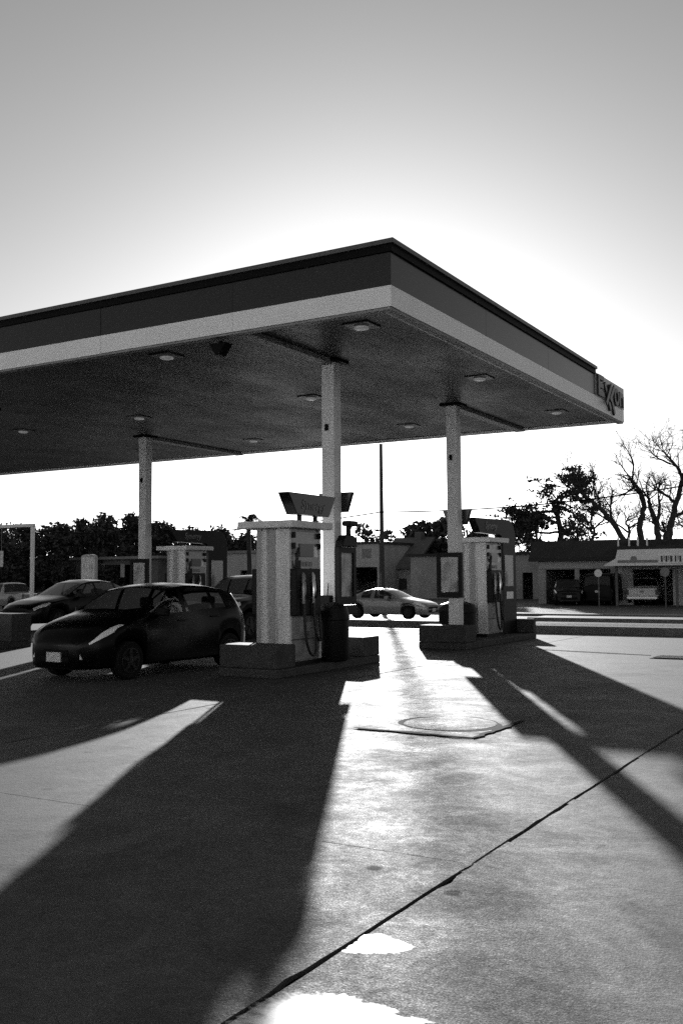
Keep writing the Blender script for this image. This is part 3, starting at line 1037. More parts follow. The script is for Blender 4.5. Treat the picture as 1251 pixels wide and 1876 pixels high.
        pts = [(.36 + .18 * math.cos(a), d0 + .22 - L / 2 + .06 * math.sin(a), .92 + .17 * math.sin(a)) for a in [2 * math.pi * k / 20 for k in range(21)]]
        sw.tube(pts, .016, 6, cap=False)
        sw.build('steering_wheel', 'seat', t_, smooth=60)
    return t_

HATCH = dict(L=3.95, sill=.20, wr=.305, arch=.35, tw=.19, axles=(.80, 3.33),
    zt=[(0, .58), (.03, .70), (.10, .80), (.3, .91), (.7, 1.01), (.95, 1.06), (1.05, 1.10), (1.75, 1.46), (2.0, 1.50), (2.4, 1.53), (2.9, 1.51), (3.4, 1.44), (3.66, 1.37), (3.82, 1.12), (3.9, .98), (3.95, .84)],
    zb=[(0, .52), (.06, .64), (.2, .74), (.5, .86), (1.0, .96), (2.0, .99), (3.3, 1.06), (3.7, 1.06), (3.95, .82)],
    w=[(0, .40), (.03, .52), (.08, .64), (.18, .74), (.35, .81), (.6, .85), (1.2, .86), (3.2, .86), (3.6, .83), (3.85, .76), (3.95, .68)],
    rt=[(0, .45), (.5, .62), (1.02, .70), (1.75, .62), (2.2, .60), (3.4, .58), (3.7, .60), (3.95, .55)],
    side=[(1.30, 2.08), (2.17, 2.85), (2.95, 3.22)], screens=[(1.07, 1.72), (3.68, 3.81)], cuts=(1.07, 1.30, 1.72, 2.08, 2.17, 2.85, 2.95, 3.22, 3.68, 3.81),
    head=(.10, .66, 4.2, 6.0), tail=(3.74, 3.93, 3.4, 5.2), mirror=1.42, seat=2.05, handles=(2.0, 2.85))
def hs(a):
    return (4.05 + .5 * a, 4.35 + 2.3 * a) if a < .7 else (4.05 + .5 * a, 5.96 - 4.6 * (a - .7))
make_car('hatchback_car', 'black five-door hatchback beside the nearest pump, pale headlamps and front plate', 'car', (-11.72, 13.12, 0), R(-1.5), HATCH, 'paintk', 'cars at the pumps', True, hs)

hb_ = bpy.data.objects['hatchback_car']
for sd in (1, -1):
    fl = MB().prism([(sd * .50 - .05, .36), (sd * .50 + .05, .36), (sd * .50, .46)], 'y', -3.95 / 2 + .03, -3.95 / 2 + .07).build('fog_lamp', 'headl', hb_)

SEDAN = dict(L=4.75, sill=.24, wr=.34, arch=.39, tw=.22, axles=(.92, 3.72),
    zt=[(0, .70), (.06, .80), (.5, .95), (1.1, 1.04), (1.3, 1.09), (2.05, 1.50), (2.4, 1.58), (2.9, 1.59), (3.4, 1.52), (4.1, 1.22), (4.45, 1.15), (4.68, 1.10), (4.75, .90)],
    zb=[(0, .66), (.3, .82), (1.2, .98), (2.4, 1.03), (3.8, 1.10), (4.5, 1.08), (4.75, .88)],
    w=[(0, .62), (.1, .76), (.3, .86), (.8, .93), (3.8, .93), (4.4, .88), (4.75, .74)],
    rt=[(0, .5), (.6, .7), (1.2, .76), (2.05, .64), (3.3, .61), (4.1, .66), (4.75, .62)],
    side=[(1.62, 2.45), (2.53, 3.32), (3.4, 3.72)], screens=[(1.34, 2.02), (3.5, 4.05)], cuts=(1.34, 1.62, 2.02, 2.45, 2.53, 3.32, 3.4, 3.5, 3.72, 4.05),
    head=(.10, .62, 4.2, 5.4), tail=(4.5, 4.72, 3.6, 5.2), mirror=1.72, seat=2.45, handles=(2.35, 3.25))
p = on_z(105, 1160)
make_car('sedan_car', 'dark sedan with sunlit bonnet and roof, left of the black hatchback', 'car', (-24.1, 23.7, 0.0), R(-4), SEDAN, 'paintd', 'cars at the pumps', True)

SUV = dict(L=4.6, sill=.28, wr=.36, arch=.42, tw=.23, axles=(.9, 3.6),
    zt=[(0, .85), (.06, .98), (.5, 1.08), (1.1, 1.14), (1.25, 1.18), (1.85, 1.60), (2.1, 1.67), (3.0, 1.70), (4.2, 1.66), (4.4, 1.58), (4.55, 1.2), (4.6, 1.0)],
    zb=[(0, .80), (.3, .96), (1.2, 1.06), (2.4, 1.08), (4.2, 1.12), (4.6, .98)],
    w=[(0, .66), (.1, .80), (.3, .88), (.8, .93), (4.0, .93), (4.4, .90), (4.6, .82)],
    rt=[(0, .55), (.6, .74), (1.2, .78), (1.85, .70), (4.2, .67), (4.6, .68)],
    side=[(1.55, 2.35), (2.43, 3.25), (3.33, 4.1)], screens=[(1.28, 1.82), (4.42, 4.54)], cuts=(1.28, 1.55, 1.82, 2.35, 2.43, 3.25, 3.33, 4.1, 4.42, 4.54),
    head=(.10, .5, 4.2, 5.3), tail=(4.35, 4.56, 3.6, 5.4), mirror=1.6, seat=2.3, handles=(2.25, 3.15))
make_car('sport_utility_car', 'dark tall car half hidden behind the nearest pump', 'car', (-16.1, 22.4, 0), R(2), SUV, 'paintd', 'cars at the pumps', True)

COUPE = dict(L=4.55, sill=.20, wr=.32, arch=.37, tw=.21, axles=(.84, 3.50),
    zt=[(0, .62), (.06, .72), (.5, .84), (1.1, .94), (1.3, .98), (2.0, 1.31), (2.35, 1.39), (2.85, 1.39), (3.3, 1.30), (3.95, 1.06), (4.4, 1.0), (4.5, .97), (4.55, .8)],
    zb=[(0, .58), (.3, .74), (1.3, .88), (2.4, .90), (3.8, .97), (4.4, .96), (4.55, .78)],
    w=[(0, .60), (.1, .74), (.3, .83), (.8, .89), (3.8, .89), (4.3, .84), (4.55, .72)],
    rt=[(0, .48), (.6, .66), (1.3, .72), (2.15, .60), (3.2, .56), (3.95, .62), (4.55, .6)],
    side=[(1.62, 2.60), (2.8, 3.3)], screens=[(1.32, 1.97), (3.36, 3.9)], cuts=(1.32, 1.62, 1.97, 2.60, 2.72, 2.8, 3.3, 3.36, 3.9),
    head=(.08, .55, 4.1, 5.5), tail=(4.32, 4.53, 3.6, 5.2), mirror=1.85, seat=2.5, handles=(2.6,))
a0, a1 = on_z(667, 1131.5, -.31), on_z(754, 1135, -.31)
mid_, dv = (a0 + a1) / 2, (a1 - a0)
ang = math.atan2(dv.x, -dv.y)
make_car('coupe_car', 'silver low sedan turning on the street beyond the pumps', 'car', (mid_.x, mid_.y + .2, -.31), R(88), COUPE, 'paints', 'cars on the street', True)

PICK = dict(L=5.4, sill=.36, wr=.38, arch=.45, tw=.25, axles=(.95, 4.15),
    zt=[(0, .95), (.06, 1.06), (.5, 1.14), (1.3, 1.18), (1.45, 1.22), (2.0, 1.66), (2.25, 1.74), (2.9, 1.75), (3.1, 1.70), (3.3, 1.14), (5.3, 1.12), (5.4, 1.08)],
    zb=[(0, .90), (.3, 1.02), (1.4, 1.10), (3.2, 1.10), (5.3, 1.10), (5.4, 1.06)],
    w=[(0, .74), (.1, .86), (.3, .92), (.8, .96), (5.2, .96), (5.4, .93)],
    rt=[(0, .6), (.6, .8), (1.4, .82), (2.0, .72), (3.0, .70), (3.3, .85), (5.4, .85)],
    side=[(1.75, 2.35), (2.43, 2.95)], screens=[(1.48, 1.96), (3.1, 3.28)], cuts=(1.48, 1.75, 1.96, 2.35, 2.43, 2.95, 3.1, 3.28),
    head=(.08, .3, 3.8, 5.0), tail=(5.2, 5.38, 3.2, 5.0), mirror=1.8, seat=2.2, handles=(2.3,))
def tailgate(t_, L=5.4):
    g = MB().box(-.80, .80, L / 2 + .004, L / 2 + .03, .62, 1.06).build('tailgate', 'paintw', t_, bevel=.012)
    MB().box(-.10, .10, L / 2 + .032, L / 2 + .04, .80, .92).build('emblem', 'trim', g)
    for s in (-1, 1):
        MB().box(s * .87 - .065, s * .87 + .065, L / 2 + .004, L / 2 + .035, .66, 1.0).build('taillight', 'taill', t_, bevel=.01)
    MB().box(-.92, .92, L / 2 + .032, L / 2 + .16, .40, .56).build('step_bumper', 'chrome', t_, bevel=.02)
p = on_z(1166, 1116, -.55)
t_ = make_car('pickup_truck', 'white pickup truck backed up to the dark bay at the right', 'truck', (p.x, p.y - .3 + 2.6, -.30), R(189), PICK, 'paintw', 'vehicles parked at the garages')
tailgate(t_)
p = on_z(1018, 1117, -.55)
make_car('sport_utility_car', 'dark tall car parked in front of the dark-roofed garage', 'car', (p.x, p.y + 2.4, -.30), R(20), SUV, 'paintd', 'vehicles parked at the garages')
VAN = dict(SUV)
VAN.update(L=4.9, zt=[(0, .95), (.1, 1.08), (.6, 1.2), (.9, 1.3), (1.6, 1.95), (1.9, 2.05), (4.6, 2.05), (4.8, 1.95), (4.9, 1.1)], zb=[(0, .88), (.4, 1.05), (1.2, 1.15), (4.9, 1.1)],
    side=[(1.3, 2.0)], screens=[(.95, 1.55), (4.81, 4.88)], cuts=(.95, 1.3, 1.55, 2.0, 4.81, 4.88), axles=(.95, 3.9), rt=[(0, .55), (.6, .76), (1.6, .8), (4.9, .8)], mirror=1.3, tail=(4.75, 4.88, 3.6, 5.2), w=[(0, .7), (.1, .84), (.4, .93), (4.6, .95), (4.9, .92)], handles=(1.9,))
p = on_z(1098, 1117, -.55)
make_car('panel_van', 'dark panel van parked between the tall dark car and the white pickup', 'van', (p.x, p.y + 2.6, -.30), R(176), VAN, 'paintk', 'vehicles parked at the garages')
p = on_z(20, 1080, -.35)
q = on_y(22, 1064, 41.0)
make_car('pickup_truck', 'pale pickup truck far off beneath the white gantry at the left edge', 'truck', (q.x, 41.0, -.33), R(-98), PICK, 'paints', 'vehicles across the left lot')
q = on_y(225, 1064, 46.0)
make_car('sedan_car', 'pale sedan far off between the dark sedan and the hatchback roof', 'car', (q.x, 49.0, -.30), R(-80), COUPE, 'paintw', 'vehicles across the left lot')

# ================================================================== buildings
def opening_building(name, label, Y, x0, x1, zg, ztop, depth, m_wall, m_roof, bays, zopen, roof_over=.4, group='buildings across the street'):
    """box building along X with real openings (bays) in its front wall"""
    t = thing(name, label, 'building', ((x0 + x1) / 2, Y, zg), 0, group)
    ox, oy, oz = (x0 + x1) / 2, Y, zg
    def bx(a, b_, c, d, e_, f, nm, m_, par=t, **k):
        return MB().box(a - ox, b_ - ox, c - oy, d - oy, e_ - oz, f - oz).build(nm, m_, par, **k)
    cur = x0
    for b0, b1 in bays:
        if b0 - cur > .02:
            bx(cur, b0, Y, Y + .2, zg, zopen, 'wall', m_wall)
        cur = b1
    if x1 - cur > .02:
        bx(cur, x1, Y, Y + .2, zg, zopen, 'wall', m_wall)
    bx(x0, x1, Y, Y + .2, zopen + .002, ztop, 'wall', m_wall)
    bx(x0, x0 + .2, Y + .202, Y + depth, zg, ztop, 'wall', m_wall)
    bx(x1 - .2, x1, Y + .202, Y + depth, zg, ztop, 'wall', m_wall)
    bx(x0, x1, Y + depth + .002, Y + depth + .2, zg, ztop, 'wall', m_wall)
    rf = bx(x0 - roof_over, x1 + roof_over, Y - roof_over, Y + depth + .4, ztop + .002, ztop + .22, 'roof', m_roof)
    return t, bx, rf
X = lambda px, Y: on_y(px, 1050, Y).x
Z = lambda py, px, Y: on_y(px, py, Y).z
G = -.55
# garage with dark roof
Y = 65.0
t, bx, rf = opening_building('garage_building', 'low garage with deep dark roof, pale fascia and open dark bays', Y, X(985, Y), X(1128, Y), G, Z(1028, 1050, Y), 9, 'wallg', 'roofd', [(X(999, Y), X(1052, Y)), (X(1060, Y), X(1118, Y))], Z(1043, 1050, Y), .5)
zr0, zr1 = Z(1028, 1050, Y) + .224, Z(990, 1050, Y)
MB().prism([(-.5, zr0 - G), (9.4, zr0 - G), (8.4, zr1 - G), (.3, zr1 - G)], 'x', X(983, Y) - .4 - (X(985, Y) + X(1128, Y)) / 2, X(1128, Y) + .3 - (X(985, Y) + X(1128, Y)) / 2).build('mansard', 'roofd', t)
bx(X(987, Y), X(1126, Y), Y - .06, Y - .004, Z(1041, 1050, Y), Z(1028, 1050, Y) - .03, 'fascia_board', 'wall')
# shop with projecting white canopy
Y = 64.0
sx0, sx1 = X(1131, Y), X(1420, Y)
t, bx, rf = opening_building('shop_building', 'small shop with white slanted canopy fascia and a dark bay at the right edge', Y, sx0, sx1, G, Z(1006, 1190, Y), 10, 'wall', 'roofd', [(X(1158, Y), X(1231, Y)), (X(1275, Y), X(1340, Y))], Z(1043, 1190, Y), .05)
zc0, zc1 = Z(1036, 1190, Y - 3), Z(1006, 1190, Y - 3)
xl, xr = X(1131, Y - 3), X(1425, Y - 3)
ox = (sx0 + sx1) / 2
MB().prism([(xl - .9 - ox, zc0 - G), (xr - ox, zc0 - G), (xr - ox, zc1 - G), (xl - ox, zc1 - G), (xl - .12 - ox, zc0 + .45 - G)], 'y', -3, -2.8).build('canopy_fascia', 'white', t)
MB().box(xl - .85 - ox, xr - ox, -2.798, -.01, zc0 + .02 - G, zc0 + .2 - G).build('canopy_deck', 'wallg', t)
for px in (1128, 1238):
    x = X(px, Y - 2.6)
    MB().box(x - ox - .07, x - ox + .07, -2.6, -2.46, 0, zc0 + .018 - G).build('canopy_post', 'walld', t)
bx(X(1131, Y), sx1, Y + 3.0, Y + 3.2, Z(1006, 1190, Y) + .23, Z(988, 1190, Y + 3), 'parapet', 'roofd')
for px in (1133, 1153, 1169, 1186):
    x = X(px, Y + 1)
    MB().tube([(x - ox, 1, zc1 - G + .1), (x - ox, 1, Z(997, px, Y + 1) - G + .45)], .06, 8).build('vent_pipe', 'white', t)
bd = MB().box(X(1207, Y - 3) - ox, X(1290, Y - 3) - ox, -3.06, -3.004, Z(1032, 1230, Y - 3) - G, Z(1016, 1230, Y - 3) - G).build('name_board', 'white', t)
rs = random.Random(3)
for k in range(9):      # illegible dark strokes of the far lettering
    x = X(1211 + k * 8.5, Y - 3) - ox
    zz = Z(1029, 1230, Y - 3) - G
    s_ = MB().box(x, x + rs.uniform(.08, .16), -3.075, -3.062, zz, zz + .36)
    if rs.random() > .4:
        s_.box(x + .17, x + .21, -3.075, -3.062, zz + .1, zz + .36)
    s_.build('sign_stroke', 'letter', bd)
MB().prism([(X(1153, Y - 3) - ox, Z(1029, 1160, Y - 3) - G), (X(1168, Y - 3) - ox, Z(1029, 1160, Y - 3) - G), (X(1165, Y - 3) - ox, Z(1019, 1160, Y - 3) - G), (X(1157, Y - 3) - ox, Z(1019, 1160, Y - 3) - G)], 'y', -3.03, -3.004).build('fascia_emblem', 'trim', t)
MB().box(X(1131, Y - 3) - ox, X(1205, Y - 3) - ox, -3.02, -3.003, Z(1031, 1160, Y - 3) - G, Z(1026, 1160, Y - 3) - G).build('fascia_stripe', 'trim', t)
def round_sign(px, py, Y, r_, m_, label):
    p = on_y(px, py, Y)
    t = thing('round_sign', label, 'sign', (p.x, p.y, G), 0, 'round signs by the garages')
    MB().tube([(0, .05, 0.0), (0, .05, p.z - G)], .04, 8).build('post', 'walld', t)
    mb = MB()
    n_ = 24
    mb.prism([(r_ * math.cos(2 * math.pi * k / n_), p.z - G + r_ * math.sin(2 * math.pi * k / n_)) for k in range(n_)], 'y', -.03, .0)
    mb.build('disc', m_, t)
round_sign(1095, 1050, 58.0, .23, 'white', 'pale round sign on a post before the dark garage bay')
round_sign(1217, 1048, 59.0, .27, 'trim', 'grey round sign on a post before the shop bay')
# long flat building behind the pole
Y = 78.0
t, bx, rf = opening_building('flat_building', 'long flat grey building with dark roof edge behind the street', Y, X(752, Y), X(1000, Y), G, Z(1018, 850, Y), 12, 'wallg', 'roofd', [(X(850, Y), X(880, Y)), (X(956, Y), X(975, Y))], Z(1050, 850, Y), .3)
for px in (820, 905):
    bx(X(px, Y), X(px + 14, Y), Y - .05, Y - .003, Z(1052, 850, Y), Z(1030, 850, Y), 'window', 'screen')
# gabled house
Y = 84.0
hx0, hx1 = X(698, Y), X(756, Y)
hc = (hx0 + hx1) / 2
t = thing('gabled_house', 'dark-roofed house with chimney and pale wall behind the street', 'house', (hc, Y, G), 0, 'buildings across the street')
hz = Z(1040, 725, Y) - G
MB().box(hx0 - hc, hx1 - hc, 0, 8, 0, hz).build('wall', 'wall', t)
rf = MB().prism([(-.7, hz - .15), (4, Z(990, 725, Y + 4) - G), (8.7, hz - .15), (8.7, hz + .1), (4, Z(990, 725, Y + 4) - G + .25), (-.7, hz + .1)], 'x', hx0 - hc - .5, hx1 - hc + .5).build('roof', 'walld', t)
MB().box(.25, .95, 3.4, 4.2, hz + .6, Z(972, 728, Y) - G).build('chimney', 'walld', rf)
for px in (712, 738):
    w_ = MB().box(X(px, Y) - hc - .4, X(px, Y) - hc + .4, -.06, -.003, .9, 2.0).build('window', 'screen', t)
    MB().box(X(px, Y) - hc - .48, X(px, Y) - hc + .48, -.1, -.062, .8, .9).build('sill', 'wall', w_)
# pale two-tone building left of the pole
Y = 80.0
t, bx, rf = opening_building('pale_building', 'pale building with dark wide doorway left of the tall pole', Y, X(600, Y), X(694, Y), G, Z(997, 660, Y), 8, 'wall', 'roofd', [(X(640, Y), X(691, Y))], Z(1039, 660, Y), .2)
bx(X(664, Y), X(680, Y), Y - .05, Y - .003, Z(1022, 660, Y), Z(1006, 660, Y), 'window', 'trim')
# long low building at the left
Y = 60.0
t, bx, rf = opening_building('veranda_building', 'long low dark building with pale roof edge at the left', Y, X(-30, Y), X(290, Y), G, Z(1026, 160, Y), 10, 'walld', 'trim', [(X(80, Y), X(140, Y)), (X(190, Y), X(240, Y))], Z(1036, 160, Y), .5)
for px in (70, 150, 185, 222, 262):
    bx(X(px, Y), X(px + 7, Y), Y - .06, Y - .003, Z(1058, 160, Y), Z(1034, 160, Y), 'window', 'wallg')
# pale low store behind the middle pumps
Y = 62.0
t, bx, rf = opening_building('pale_store', 'pale low store glimpsed between the left pump arch and the nearest pump', Y, X(398, Y), X(475, Y), G, Z(1014, 440, Y), 8, 'wall', 'trim', [(X(440, Y), X(462, Y))], Z(1045, 440, Y), .2)
# gantry at the left edge
Y = 36.0
p = on_y(59.5, 1060, Y)
t = thing('sign_gantry', 'white steel gantry post and beam at the left edge', 'gantry', (p.x, Y, -.33))
zt_ = on_y(59.5, 965, Y).z + .33
MB().box(-.08, .08, -.08, .08, 0, zt_).build('post', 'white', t, bevel=.01)
MB().box(-12, .12, -.07, .07, zt_ + .002, zt_ + .16).build('beam', 'white', t, bevel=.01)
MB().box(-12.1, -11.94, -.08, .08, 0, zt_).build('post', 'white', t, bevel=.01)
p2 = on_y(2, 1024, Y)
o = MB().box(-.45, .16, -.03, .03, -.42, .42).build('hanging_sign', 'signp')
o.location = (p2.x, Y, p2.z)
tag(o, 'pale poster panel hung from the gantry at the left edge', 'sign')
for sx_ in (-.35, .05):
    MB().tube([(sx_, 0, .42), (sx_, 0, zt_ - .33 - p2.z)], .012, 5).build('hanger', 'trim', o)
# arched-top sign
Y = 37.0
p = on_y(164, 1062, Y)
t = thing('monument_sign', 'pale arched-top sign standing beyond the dark sedan', 'sign', (p.x, Y, -.33))
w_ = .5
zt_ = on_y(164, 1020, Y).z + .33
arcp = [(-w_, .0), (w_, .0), (w_, zt_)] + [(w_ * math.cos(a), zt_ + .13 * math.sin(a)) for a in [math.pi * k / 10 for k in range(1, 10)]] + [(-w_, zt_)]
MB().prism(arcp, 'y', -.08, .08).build('body', 'wall', t)
MB().box(-w_ + .05, w_ - .05, -.09, -.082, .6, zt_ - .03).build('sign_face', 'signp', t)

# ---- added unseen store behind the camera; pale walls bounce sunlight onto canopy and pumps
Y = -9.0
t = thing('added_bounce_store', 'long pale store added out of view to bounce sunlight onto the canopy and pumps', 'store', (0, Y, 0))
MB().box(-34, 34, -12, -.2, 0, 4.8).build('wall', 'white', t)
pp = MB().box(-34.2, 34.2, -12.2, .3, 4.802, 6.0).build('parapet', 'white', t)
for k in range(14):
    x = -32 + k * 4.8
    if k != 7:
        f_ = MB().box(x - 1.9, x + 1.9, -.198, -.15, .5, 3.0).build('window', 'screen', t)
        MB().box(x - 2.0, x + 2.0, -.198, -.08, .36, .49).build('sill', 'trim', f_)
    else:
        MB().box(x - 1.2, x + 1.2, -.198, -.14, 0.02, 2.5).build('door', 'screen', t)
MB().box(-34, 34, -.19, 2.2, 0.004, .13).build('walkway', 'walk', t, bevel=.02)

# ---- utility pole and wires
pb = at(700, 1062, 62)
t = thing('utility_pole', 'tall dark bare utility pole beyond the pumps', 'pole', (pb.x, pb.y, G))
zt_ = at(697.5, 811, 62).z - G
MB().tube([(0, 0, 0), (0, 0, zt_ * .5), (0, 0, zt_)], [.17, .145, .11], 10).build('shaft', 'wood', t, smooth=50)
MB().box(-.02, .02, -.2, -.16, .4, 2.4).build('ground_wire_guard', 'trim', t)
pr = at(1330, 876, 60)
t = thing('utility_pole', 'utility pole outside the right edge carrying the wires', 'pole', (pr.x, pr.y, G))
MB().tube([(0, 0, 0), (0, 0, pr.z - G + .8)], [.17, .11], 8).build('shaft', 'wood', t)
def wire(p0, p1, sag, label):
    pts = []
    for k in range(25):
        a = k / 24
        q = p0.lerp(p1, a)
        q.z -= sag * 4 * a * (1 - a)
        pts.append(q)
    tag(MB().tube(pts, .045, 5).build('overhead_wire', 'black'), label, 'wire', 'overhead wires')
wire(at(697.5, 938, 62), pr, .5, 'thin overhead wire rising from the tall pole to the right edge')
wire(at(697.5, 938, 62), at(-40, 962, 75), 1.0, 'thin overhead wire running left from the tall pole')

# ---- trees
def leaves(mb, rng, c, rad, n_, size, flat=1.0):
    for _ in range(n_):
        while True:
            v = Vector((rng.uniform(-1, 1), rng.uniform(-1, 1), rng.uniform(-1, 1)))
            if .15 < v.length < 1:
                break
        v *= .55 + .45 * rng.random()
        p = Vector((c[0] + v.x * rad[0], c[1] + v.y * rad[1], c[2] + v.z * rad[2]))
        a = Vector((rng.gauss(0, 1), rng.gauss(0, 1), rng.gauss(0, 1) * flat)).normalized()
        b_ = a.orthogonal().normalized()
        b_ = (b_ * math.cos(rng.random() * 6.28) + a.cross(b_) * math.sin(rng.random() * 6.28))
        s_ = size * rng.uniform(.6, 1.4)
        c_ = a.cross(b_)
        mb.face([p - b_ * s_, p - c_ * s_ * .45, p + b_ * s_, p + c_ * s_ * .45])
def leafy_tree(px, depth, top, base, width, label, m_='leaf', seed=0, n_=2600, size=.28, lobes=14, name='broadleaf_tree', group='trees behind the street'):
    rng = random.Random(seed)
    b_ = at(px, base, depth)
    b_ = Vector((b_.x, b_.y, G))
    H = at(px, top, depth).z - G
    wv = width * depth / FPX / 2
    t = thing(name, label, 'tree', b_, 0, group)
    tr = MB()
    tr.tube([(0, 0, 0), (.1, 0, H * .3), (-.1, .1, H * .6), (0, 0, H * .85)], [.035 * H, .028 * H, .017 * H, .006 * H], 8)
    mb = MB()
    cent = []
    for k in range(lobes):
        a = rng.random() * 6.28
        zz = rng.uniform(.25, .86)
        rr = wv * math.sqrt(rng.random()) * (1 - max(0, zz - .5) * 1.1) * .85
        cent.append((rr * math.cos(a), rr * math.sin(a), H * zz))
    cent.append((0, 0, H * .9))
    for c in cent:
        q = rng.uniform(.34, .6) * wv
        leaves(mb, rng, c, (q * 1.15, q * 1.15, min(q * .9, H - c[2] + .2)), n_ // lobes, size)
        tr.tube([(0, 0, c[2] * .55), (c[0] * .5, c[1] * .5, c[2] * .85), c], [.012 * H, .008 * H, .003 * H], 5)
    tr.build('trunk', 'bark', t, smooth=60)
    mb.build('crown', m_, t)
    return t
specs = [  # px, depth, top, width
    (-10, 78, 955, 90, 'leaf'), (45, 84, 958, 80, 'leaf'), (112, 80, 957, 95, 'leaf'), (150, 88, 944, 70, 'leaf'), (192, 82, 939, 95, 'leaf'), (240, 86, 935, 90, 'leaf'),
    (300, 84, 953, 90, 'leaf'), (350, 80, 966, 90, 'leaf'), (400, 88, 962, 80, 'leaf'), (452, 82, 975, 80, 'leaf')]
where = ['at the left edge', 'second from the left edge, above the gantry beam', 'above the arched sign', 'behind the arched sign, narrow and taller', 'left of the left back column, broad', 'tallest, touching the left back column',
         'just right of the left back column', 'behind the left pump arch', 'right of the left pump arch', 'directly left of the nearest pump']
for i, (px, dp, tp, wd, m_) in enumerate(specs):
    leafy_tree(px, dp, tp, 1070, wd, 'dense dark evergreen tree ' + where[i], m_, 20 + i, 7500, .17, 18, group='dark evergreen trees at the left')
# dense understorey behind the left lot
hed = MB()
rng = random.Random(91)
for k in range(64):
    p = at(-60 + k * 9.4, 1030, 92 + rng.uniform(-4, 4))
    leaves(hed, rng, (p.x, p.y, rng.uniform(.8, 5.6)), (2.0, 2.0, 1.5), 300, .24)
hb = hed.build('thicket', 'leaf'); hb['kind'] = 'stuff'
tag(hb, 'dark dense thicket under the left trees', 'thicket')
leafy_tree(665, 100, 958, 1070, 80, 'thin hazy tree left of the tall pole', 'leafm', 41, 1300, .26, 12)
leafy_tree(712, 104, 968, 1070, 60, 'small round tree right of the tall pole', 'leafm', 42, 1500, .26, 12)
leafy_tree(775, 100, 950, 1070, 85, 'dark round tree above the flat grey building', 'leaf', 43, 3200, .30, 16)
leafy_tree(826, 96, 944, 1070, 90, 'dark round tree behind the right back column', 'leaf', 44, 3200, .30, 16)
leafy_tree(880, 98, 962, 1070, 70, 'dark tree inside the right pump arch', 'leaf', 45, 2200, .30, 12)

leafy_tree(985, 92, 928, 1070, 85, 'dense dark tree just right of the right pump arch', 'leaf', 46, 4200, .2, 16)
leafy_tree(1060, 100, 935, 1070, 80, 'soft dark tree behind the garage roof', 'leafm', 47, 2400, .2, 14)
# palm-like tree
p = at(455, 1060, 60)
t = thing('palm_tree', 'small palm with drooping fronds above the nearest pump roof', 'tree', (p.x, p.y, G), 0, 'trees behind the street')
hp = at(445, 957, 60).z - G
MB().tube([(0, 0, 0), (.1, 0, hp * .5), (0, 0, hp)], [.2, .15, .13], 9).build('trunk', 'bark', t, smooth=60)
rng = random.Random(5)
for k in range(26):
    a, el = rng.random() * 6.28, rng.uniform(-.2, 1.3)
    L_ = rng.uniform(1.4, 2.1)
    fr = MB()
    prev = None
    for q in range(9):
        s_ = q / 8
        rr = L_ * s_ * math.cos(el)
        zz = hp + L_ * s_ * math.sin(el) - .75 * L_ * s_ * s_
        c = Vector((rr * math.cos(a), rr * math.sin(a), zz))
        if prev is not None:
            d = (c - prev).normalized()
            sd = d.cross(Vector((0, 0, 1))).normalized()
            for sgn in (-1, 1):
                for e_ in (0, .5):
                    o0 = prev.lerp(c, e_)
                    tip = o0 + sd * sgn * .34 * (1 - s_ * .7) + d * .16 - Vector((0, 0, .10))
                    fr.face([o0, o0 + d * .07, tip])
            fr.face([prev - sd * .014, prev + sd * .014, c + sd * .012, c - sd * .012])
        prev = c
    fr.build('frond', 'leafm', t)

